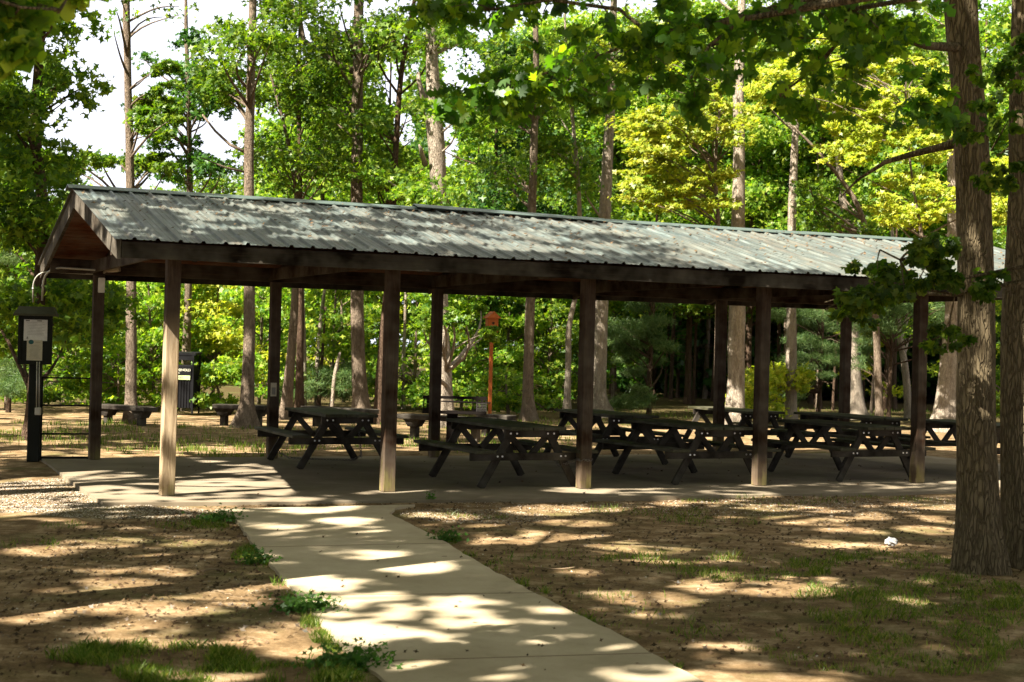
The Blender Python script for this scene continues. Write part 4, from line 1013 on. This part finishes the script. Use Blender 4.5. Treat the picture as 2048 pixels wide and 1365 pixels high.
# pale dead stems between posts
for (lb, Z, pix) in (('slim pale dead stem curving up behind the third plank bench', 40, [(632, 800, 8), (636, 700, 9), (640, 660, 9), (645, 610, 8), (650, 575, 6)]),
                     ('short broken pale stem left of the thick middle trunk', 37, [(664, 800, 7), (668, 760, 8), (673, 735, 9), (680, 705, 5)]),
                     ('slim pale stem beside the dark upright tree', 38, [(610, 800, 9), (608, 700, 9), (606, 620, 8), (604, 560, 7)]),
                     ('slim pale stem left of the pedestal grill', 40, [(808, 815, 10), (806, 760, 9), (810, 640, 6), (812, 580, 5)])):
    T_('dead_tree', lb, Z, pix, .1, M['bark_pale'], [], M['leaf'], flare=.1, group='pale dead stems behind the shelter', nring=8, cat='dead tree')

# --- near leafy boughs (from trees standing beside and behind the camera)
def bough(name, label, tree_xy, pts, masses, leafm, size, per, tmpl=LEAF14, flat=.5, upb=.6, wpx=10, droop=.6):
    """a tree outside the frame whose low bough reaches into view"""
    x, y = tree_xy; root = empty(name, (x, y, 0)); tag(root, label, 'tree', 'trees beside the camera'); base = np.array([x, y, 0.0])
    mb = MB(); trunk_mesh(mb, [(0, 0, 0), (.1, .05, 4), (-.1, .1, 9), (.1, .1, 13)], [.24, .19, .14, .04], 20, .5, x)
    C = crownclumps(x, y, 7.2, 12.5, 4.2, 46, (.8, 1.4))
    for c in C[:14]:
        q = np.array(c[:3]) - base; mb.tube(bend((0, 0, max(5, q[2] - 2)), q, 5, .08), [.06, .05, .04, .03, .02, .01], 6, False)
    tips = []
    for b_ in pts:
        q = [at(px, py, Z) - base for px, py, Z in b_]; j0 = np.array([0, 0, max(3.2, q[0][2] - .8)])
        chainp = [j0] + q; n_ = len(chainp)
        mb.tube(chainp, [.03] + [max(.006, wpx * b_[i][2] / FPX / 2 * (1 - .75 * i / len(b_))) for i in range(len(b_))], 7)
        tips.append(q)
    P = []
    for (px, py, Z, rx, ry, n, r) in masses:
        c = np.array(cl(px, py, Z, rx, ry, n, r, .5)); L = in_clumps(c[:, :3], c[:, 3], flat, per); P.append(L)
        for cc in c:                                      # twigs
            q = cc[:3] - base; allp = np.concatenate([np.array(t) for t in tips]); i = int(np.argmin(np.linalg.norm(allp - q, axis=1)))
            mb.tube(bend(allp[i], q, 4, .05), [.007, .006, .004, .003, .002], 4, False) if np.linalg.norm(allp[i] - q) < .8 else None
    mb.build('trunk', M['bark_big'], root)
    if P:
        P = np.concatenate(P); mesh_np('bough_leaves', leaves_np(P, size, tmpl, upb, droop) - base, len(tmpl), leafm, root)
    P = in_clumps(np.array(C)[:, :3], np.array(C)[:, 3], .5, 300); P = P[P[:, 2] > 6.2]; P = P[~sunlit(P)]
    mesh_np('crown', leaves_np(P, .165, LEAF8, 1.5) - base, 8, M['leaf'], root)
rB = (.22, .38)
bough('oak_tree', 'oak whose dark bough crosses the upper middle of the photo', (4.8, 3.2),
      [[(1560, 10, 8.2), (1500, 30, 8.3), (1400, 50, 8.5), (1302, 70, 8.7), (1200, 112, 9), (1110, 140, 9.2), (1040, 165, 9.4), (960, 190, 9.6)],
       [(1500, 30, 8.3), (1420, 90, 8.2), (1380, 160, 8.3)], [(1700, 20, 8.6), (1680, 80, 8.8), (1640, 130, 9), (1560, 190, 9.2)], [(1302, 70, 8.7), (1240, 20, 9), (1100, 0, 9.2), (980, 20, 9.4), (850, 25, 9.6)]],
      [(960, 190, 9.4, 70, 35, 5, rB), (1060, 170, 9.2, 70, 40, 6, rB), (1180, 130, 9, 80, 50, 7, rB), (1180, 210, 9, 50, 20, 2, (.15, .25)), (1300, 80, 8.7, 80, 60, 5, rB), (1400, 100, 8.4, 60, 60, 4, rB), (1540, 40, 8.4, 100, 60, 6, rB),
       (960, 210, 9.5, 30, 20, 3, (.15, .25)), (870, 20, 9.6, 90, 30, 6, rB), (1000, 10, 9.4, 60, 20, 3, rB), (1120, 20, 9.2, 80, 40, 5, rB), (1680, 60, 8.8, 90, 60, 5, rB), (1640, 140, 9, 80, 50, 3, rB), (1760, 130, 9, 60, 60, 3, rB), (1800, 60, 9.2, 60, 60, 4, rB),
       (1600, 220, 9.2, 60, 25, 4, (.18, .3)), (1860, 220, 10, 30, 60, 5, (.18, .3)), (1380, 180, 8.3, 30, 40, 3, (.16, .28))],
      M['leaf_near'], .092, 34)
bough('maple_tree', 'maple whose blurred bough hangs in at the top left', (-4.6, 3.2),
      [[(-120, -60, 5.6), (-40, -10, 5.8), (40, 15, 6), (120, 20, 6.2)], [(-120, -60, 5.6), (-60, 60, 5.8), (0, 110, 6)]],
      [(30, 10, 6, 90, 22, 5, (.12, .2)), (110, -10, 6.2, 60, 20, 2, (.1, .16)), (10, 100, 6, 40, 35, 2, (.08, .13)), (-20, 60, 5.9, 50, 40, 3, (.12, .2))],
      M['leaf_bright'], .11, 30)
bough('maple_tree', 'maple whose bright bough hangs before the right end of the shelter', (7.6, 9.0),
      [[(2080, 560, 10.6), (1990, 575, 10.8), (1910, 590, 11), (1830, 575, 11), (1760, 560, 11), (1700, 590, 11), (1650, 620, 11)], [(1830, 575, 11), (1800, 520, 10.8), (1760, 500, 10.8)], [(1910, 590, 11), (1900, 640, 11), (1895, 700, 11)]],
      [(1780, 565, 11, 60, 32, 8, (.12, .2)), (1700, 605, 11, 50, 28, 7, (.1, .18)), (1860, 560, 11, 50, 26, 5, (.1, .16)), (1830, 500, 10.8, 60, 20, 4, (.1, .18)), (1890, 690, 11, 20, 25, 3, (.1, .18)), (1980, 590, 10.8, 40, 30, 3, (.1, .18)), (1900, 500, 11, 30, 20, 2, (.1, .15)), (1960, 230, 10.6, 60, 60, 4, (.14, .22)), (2010, 120, 10.6, 50, 60, 5, (.14, .25)), (2000, 350, 10.6, 30, 40, 3, (.12, .2))],
      M['leaf'], .085, 40, upb=.9, wpx=6)
# shade trees standing to the left, outside the frame: they throw the dappled shade
def shade_tree(label, x, y, zt, R_, n, z0=7.0):
    root = empty('shade_tree', (x, y, 0)); tag(root, label, 'tree', 'shade trees left of the clearing'); base = np.array([x, y, 0.0])
    mb = MB(); trunk_mesh(mb, [(0, 0, 0), (.1, .05, 4), (-.1, .1, 9), (.1, .1, zt)], [.26, .2, .14, .04], 16, .5, x + y)
    C = np.array(crownclumps(x, y, z0, zt, R_, n, (.8, 1.5)))
    for c in C[:12]:
        q = c[:3] - base; mb.tube(bend((0, 0, max(4, q[2] - 2)), q, 4, .08), [.06, .045, .03, .02, .01], 5, False)
    mb.build('trunk', M['bark'], root)
    P = in_clumps(C[:, :3], C[:, 3], .5, 330); P = P[~sunlit(P)]
    xx, yy = project(P); P = P[~((P[:, 1] > 0) & (xx > -60) & (xx < 2110) & (yy > -60) & (yy < 1400))]
    mesh_np('crown', leaves_np(P, .165, LEAF8, 1.5) - base, 8, M['leaf'], root)
for i, (x, y, zt, R_, n, z0) in enumerate([(-9, 5.5, 14, 4.6, 90, 7), (-8.5, 13, 14, 4.4, 90, 7), (-13, 9, 15, 4.6, 90, 7), (-4, 1.5, 13, 4.4, 80, 7), (-11.5, 18.5, 14, 4.2, 80, 7), (-3.8, 8.5, 13.5, 4.2, 80, 7.4), (.5, -1, 13, 4.2, 80, 7), (-13, 1, 14, 4.4, 70, 7), (-8.5, -3, 14, 4.4, 70, 7), (-14.5, 24, 14, 4.2, 60, 7), (6.6, 7.0, 13, 4.2, 60, 8), (3.5, 2, 13, 4, 60, 7.4), (-17, 14, 15, 4.4, 60, 7), (-7.8, 16.2, 14.5, 3.6, 46, 9.5)]):
    shade_tree(['broad crowned shade tree left of the photographer', 'shade tree left of the path', 'outer shade tree in the left row', 'shade tree behind the photographer on the left', 'shade tree beyond the notice board on the left', 'shade tree between path and left row', 'shade tree straight behind the photographer', 'outermost shade tree behind on the left', 'shade tree far behind on the left', 'shade tree at the far left of the clearing', 'shade tree right of the path, outside the frame', 'shade tree behind on the right', 'outermost shade tree left of the notice board', 'high crowned shade tree left of the shelter'][i], x, y, zt, R_, n, z0)
finish()

# distant wood: leaf masses and stems nobody could count
C = []
for _ in range(2600):
    px = rng.uniform(-250, 2300); Z = rng.uniform(66, 105); p = at(px, 600, Z)
    htop = 5.2 + (px > 520) * 8 + max(0, (px - 520)) / 1500 * 6
    if px < 0: htop = 11
    h = rng.uniform(0, 1) ** .8 * min(htop, 20); C.append((p[0], p[1], h, rng.uniform(.9, 1.9)))
C = np.array(C); P = in_clumps(C[:, :3], C[:, 3], .6, 95); P = P[~(sky_hit(P, 1.0))]
tag(mesh_np('distant_wood', leaves_np(P, .42, LEAF8, .8), 8, M['leaf']), 'distant green woodland closing the view behind all the trees', 'woodland', kind='stuff')
# woods all round the clearing, beside and behind the camera
C = []
for _ in range(1500):
    a = rng.uniform(R(20) , R(20) + R(320)) ; rad = rng.uniform(34, 46); x, y = rad * math.sin(a), 8 + rad * math.cos(a)
    if y > 12 and abs(x) < y * .5: continue
    if y > 30: continue
    C.append((x, y, rng.uniform(.3, 1) ** .8 * 15, rng.uniform(1.2, 2.4)))
C = np.array(C); P = in_clumps(C[:, :3], C[:, 3], .6, 60)
xx, yy = project(P); P = P[~((P[:, 1] > 0) & (xx > -80) & (xx < 2130))]
tag(mesh_np('surrounding_wood', leaves_np(P, .6, LEAF4, .8), 4, M['leaf_dark']), 'green woodland round the other sides of the clearing', 'woodland', kind='stuff')
# dark conifer mass behind the right part
C = []
for _ in range(1500):
    px = rng.uniform(1180, 2300); Z = rng.uniform(56, 76); p = at(px, 600, Z); C.append((p[0], p[1], rng.uniform(.5, 10), rng.uniform(.8, 1.5)))
C = np.array(C); P = in_clumps(C[:, :3], C[:, 3], .5, 110)
tag(mesh_np('conifer_wood', leaves_np(P, .38, LEAF4, .6), 4, M['leaf_dark']), 'dark conifer wood behind the right half of the shelter', 'woodland', kind='stuff')

# ---------------------------------------------------------------- ground cover
def pip(x, y, poly):
    ins = np.zeros(len(x), bool); n = len(poly)
    for i in range(n):
        x1, y1 = poly[i][:2]; x2, y2 = poly[(i + 1) % n][:2]
        c = ((y1 > y) != (y2 > y)) & (x < (x2 - x1) * (y - y1) / (y2 - y1 + 1e-12) + x1); ins ^= c
    return ins
def off_paving(P): return P[~(pip(P[:, 0], P[:, 1], PO) | pip(P[:, 0], P[:, 1], SL))]
def scatter(ell, dens=1.0):
    out = []
    for (x, y, rx, ry, n) in ell:
        a = rng.uniform(0, 2 * math.pi, n); r = np.sqrt(rng.uniform(0, 1, n))
        c = gnd(x, y); ex = abs(gnd(x + rx, y)[0] - c[0]); y1, y2 = gnd(x, y - ry)[1], gnd(x, min(y + ry, 1500))[1]
        out.append(np.stack([c[0] + ex * r * np.cos(a), (y1 + y2) / 2 + abs(y1 - y2) / 2 * r * np.sin(a), np.zeros(n)], 1))
    P = np.concatenate(out); m = hashnoise(P[:, 0], P[:, 1], .35, 3.0) * .6 + hashnoise(P[:, 0], P[:, 1], .12, 8.0) * .4
    P = P[rng.uniform(size=len(P)) < np.clip((m - .42) * 4.5, .02, 1)]
    P = off_paving(P); P[:, 2] = gz(P[:, 0], P[:, 1]); return P
def blades(P, h, wd, lean=.45):
    n = len(P); a = rng.uniform(0, 2 * math.pi, n); hh = h * rng.uniform(.25, 1.0, n) ** 1.2 * 1.5 * (.55 + .9 * hashnoise(P[:, 0], P[:, 1], .25, 11.0)); l = rng.uniform(0, lean, n) * hh
    dx, dy = np.cos(a), np.sin(a); b = rng.uniform(0, 2 * math.pi, n); wx, wy = np.cos(b) * wd / 2, np.sin(b) * wd / 2
    z = P[:, 2] - .005
    A = np.stack([P[:, 0] - wx, P[:, 1] - wy, z], 1); Bq = np.stack([P[:, 0] + wx, P[:, 1] + wy, z], 1)
    M1 = np.stack([P[:, 0] + wx * .8 + dx * l * .4, P[:, 1] + wy * .8 + dy * l * .4, z + hh * .6], 1)
    Tt = np.stack([P[:, 0] + dx * l, P[:, 1] + dy * l, z + hh], 1)
    M0 = np.stack([P[:, 0] - wx * .8 + dx * l * .4, P[:, 1] - wy * .8 + dy * l * .4, z + hh * .6], 1)
    return np.stack([A, Bq, M1, Tt, M0], 1).reshape(-1, 3)
near = [(455, 1050, 22, 10, 260), (545, 1150, 24, 10, 400), (565, 1165, 20, 8, 250), (625, 1245, 26, 12, 350), (672, 1290, 24, 14, 500), (735, 1350, 30, 14, 700), (835, 1060, 30, 6, 300), (930, 1112, 26, 7, 350), (1040, 1172, 24, 8, 260), (1160, 1240, 30, 10, 350), (1230, 1275, 26, 10, 250), (1330, 1330, 34, 12, 400), (300, 1310, 220, 22, 7000), (480, 1345, 260, 24, 7000), (690, 1340, 70, 26, 3500), (430, 1040, 45, 14, 1500), (500, 1100, 30, 20, 1400), (520, 1128, 40, 14, 1000), (590, 1180, 20, 20, 500), (650, 1270, 30, 14, 700),
        (1560, 1120, 150, 12, 1800), (1400, 1145, 200, 14, 1800), (1300, 1120, 100, 12, 900), (1600, 1140, 60, 12, 1200), (1800, 1120, 120, 20, 1800), (1850, 1230, 230, 70, 9000), (1750, 1300, 250, 50, 4000), (1950, 1180, 100, 30, 3000),
        (1300, 1020, 120, 12, 900), (1500, 1000, 200, 8, 900), (1700, 995, 200, 6, 900), (1400, 1040, 120, 10, 700), (950, 1030, 70, 8, 500), (1650, 1110, 100, 8, 700), (60, 1090, 60, 10, 300), (120, 1050, 50, 8, 200), (380, 1050, 90, 8, 400),
        (890, 1080, 28, 9, 700), (990, 1130, 25, 8, 500), (1080, 1185, 20, 8, 250), (800, 1320, 30, 60, 500), (1250, 1230, 250, 50, 1500), (1100, 1130, 120, 30, 600)]
tag(mesh_np('grass', blades(scatter(near), .042, .005, 1.1), 5, M['grass']), 'sparse short grass growing on the dirt before the shelter', 'grass', kind='stuff')
farg = [(300, 888, 330, 16, 6000), (150, 870, 200, 14, 4000), (420, 905, 200, 10, 3000), (650, 885, 200, 18, 4000), (980, 880, 200, 30, 6000), (1100, 845, 250, 10, 4000), (1350, 832, 200, 8, 3500), (1600, 830, 200, 8, 3500), (1780, 826, 200, 8, 5000), (900, 850, 300, 10, 4000), (500, 862, 300, 8, 3000), (1000, 900, 100, 12, 2500), (200, 850, 200, 4, 2500)]
tag(mesh_np('grass', blades(scatter([(a, b_, c_, d_, e_ // 2) for a, b_, c_, d_, e_ in farg]), .075, .012), 5, M['grass']), 'patchy grass on the ground behind the shelter', 'grass', kind='stuff')
# weeds beside the path
def weed(px, py, R_, n, label):
    c = gnd(px, py); c[2] = float(gz(c[0], c[1])); P = c + np.stack([rng.normal(size=n) * R_ * .5, rng.normal(size=n) * R_ * .4, np.abs(rng.normal(size=n)) * .045 + .012], 1)
    V = leaves_np(P, .042, LEAF8, 1.4); root = empty('weed_plant', tuple(c)); mesh_np('foliage', V - c, 8, M['weed'], root)
    mb = MB()
    for k in range(14): q = P[k] - c; mb.tube([(q[0] * .3, q[1] * .3, -.01), tuple(q)], .002, 4, False)
    mb.build('stem', M['weed'], root); tag(root, label, 'plant', 'low weeds along the path')
weed(610, 1222, .20, 420, 'biggest leafy weed on the left edge of the path')
weed(440, 1040, .20, 260, 'dark weed tuft where the path meets the shelter floor')
weed(515, 1125, .14, 160, 'small weed midway up the left edge of the path')
weed(895, 1082, .14, 160, 'small weed on the right edge of the path')
weed(700, 1330, .22, 360, 'weed patch at the bottom left edge of the path')
weed(858, 1003, .06, 50, 'tiny upright weed at the front edge of the shelter floor')
# pebbles, litter
def stones(P, s0, s1):
    n = len(P); out = []
    k = 6; a = np.linspace(0, 2 * math.pi, k, endpoint=False)
    s_ = rng.uniform(s0, s1, n) ** 1.0; rot = rng.uniform(0, 6.28, n); asp = rng.uniform(.6, 1, n); ti = rng.normal(size=(n, 2)) * .35
    X = np.cos(a)[None] * s_[:, None]; Y = np.sin(a)[None] * (s_ * asp)[:, None]
    Xr = X * np.cos(rot)[:, None] - Y * np.sin(rot)[:, None]; Yr = X * np.sin(rot)[:, None] + Y * np.cos(rot)[:, None]
    Z = s_[:, None] * .35 + Xr * ti[:, :1] + Yr * ti[:, 1:]
    return np.stack([P[:, 0:1] + Xr, P[:, 1:2] + Yr, P[:, 2:3] + Z], -1).reshape(-1, 3)
def scat(ell):
    out = []
    for (x, y, rx, ry, n) in ell:
        a = rng.uniform(0, 2 * math.pi, n); r = np.sqrt(rng.uniform(0, 1, n)); c = gnd(x, y); ex = abs(gnd(x + rx, y)[0] - c[0]); y1, y2 = gnd(x, y - ry)[1], gnd(x, min(y + ry, 1500))[1]
        out.append(np.stack([c[0] + ex * r * np.cos(a), (y1 + y2) / 2 + abs(y1 - y2) / 2 * r * np.sin(a), np.zeros(n)], 1))
    P = off_paving(np.concatenate(out)); P[:, 2] = gz(P[:, 0], P[:, 1]); return P
P = scat([(60, 990, 190, 40, 26000), (230, 1020, 200, 16, 9000), (1300, 1008, 520, 18, 7000), (1700, 1000, 300, 16, 3000), (950, 1030, 150, 14, 3000), (400, 1030, 120, 14, 1500), (1300, 1150, 900, 170, 1500), (300, 1180, 400, 160, 1200)])
tag(mesh_np('gravel', stones(P, .003, .009), 6, M['pebble']), 'small pale gravel strewn along the shelter edge', 'gravel', kind='stuff')
P = scat([(1400, 1150, 900, 190, 7000), (300, 1180, 500, 180, 4000), (500, 900, 800, 40, 1200), (1500, 900, 800, 60, 600)]); P[:, 2] += .006
P2 = np.array([gnd(*q) for q in zip(rng.uniform(500, 1300, 70), rng.uniform(1030, 1350, 70))]); P2 = P2[pip(P2[:, 0], P2[:, 1], PO)]; P2[:, 2] = .02
P3 = np.array([sw(a, b_, .03) for a, b_ in zip(rng.uniform(-.3, 12, 160), rng.uniform(-.7, 5, 160))])
P = np.concatenate([P, P2, P3])
tag(mesh_np('leaf_litter', leaves_np(P, .032, LEAF8, 1.6, sizevar=.6), 8, M['litter']), 'dry leaf scraps scattered over dirt and path', 'leaf litter', kind='stuff')
for i, (px, py, L, ang, lb) in enumerate([(425, 1147, .16, .2, 'short tan stick lying on the dirt left of the path'), (1680, 1108, .28, .7, 'thin straw coloured twig near the big foreground trunk'), (1110, 1140, .3, -.1, 'thin dark twig on the dirt right of the path'), (885, 1117, .07, .3, 'tiny twig on the path')]):
    c = gnd(px, py); z = .035 if i != 3 else .024; d = np.array([math.cos(ang), math.sin(ang), 0]) * L / 2
    mb = MB(); mb.tube(bend(-d + [0, 0, .0], d + [0, 0, .012], 5, .06), [.004, .009 if i == 0 else .005, .008 if i == 0 else .005, .006, .004, .002], 6)
    o = mb.build('stick', M['stick']); o.location = (c[0], c[1], z - .02); tag(o, lb, 'stick')
tw = MB()
for q in scat([(1350, 1150, 900, 190, 420), (300, 1180, 450, 180, 260)]):
    L = random.uniform(.03, .13); a = random.uniform(0, 6.28); d = np.array([math.cos(a), math.sin(a), 0]) * L / 2; z = np.array([0, 0, .008])
    tw.tube([q - d + z, q + np.array([random.uniform(-.01, .01), random.uniform(-.01, .01), .012]), q + d + z], random.uniform(.0012, .003), 4, False)
tag(tw.build('twigs', M['stick']), 'thin dry twigs scattered over the dirt', 'twigs', kind='stuff')
# crumpled tissue
c = gnd(1783, 1090); mb = MB(); V = []; n, m = 12, 8
for i in range(m + 1):
    for j in range(n):
        t = math.pi * i / m; a = 2 * math.pi * j / n; rr = .05 * (1 + .3 * math.sin(5 * a + 3 * t) * math.sin(4 * t) + random.uniform(-.16, .16))
        V.append((rr * 1.15 * math.sin(t) * math.cos(a), rr * .9 * math.sin(t) * math.sin(a), .035 + rr * .7 * math.cos(t)))
mb.add(V, [(i * n + j, i * n + (j + 1) % n, (i + 1) * n + (j + 1) % n, (i + 1) * n + j) for i in range(m) for j in range(n)])
o = mb.build('crumpled_tissue', M['tissue']); o.location = (c[0], c[1], -.01); tag(o, 'crumpled white tissue lying on the dirt at the right', 'litter')
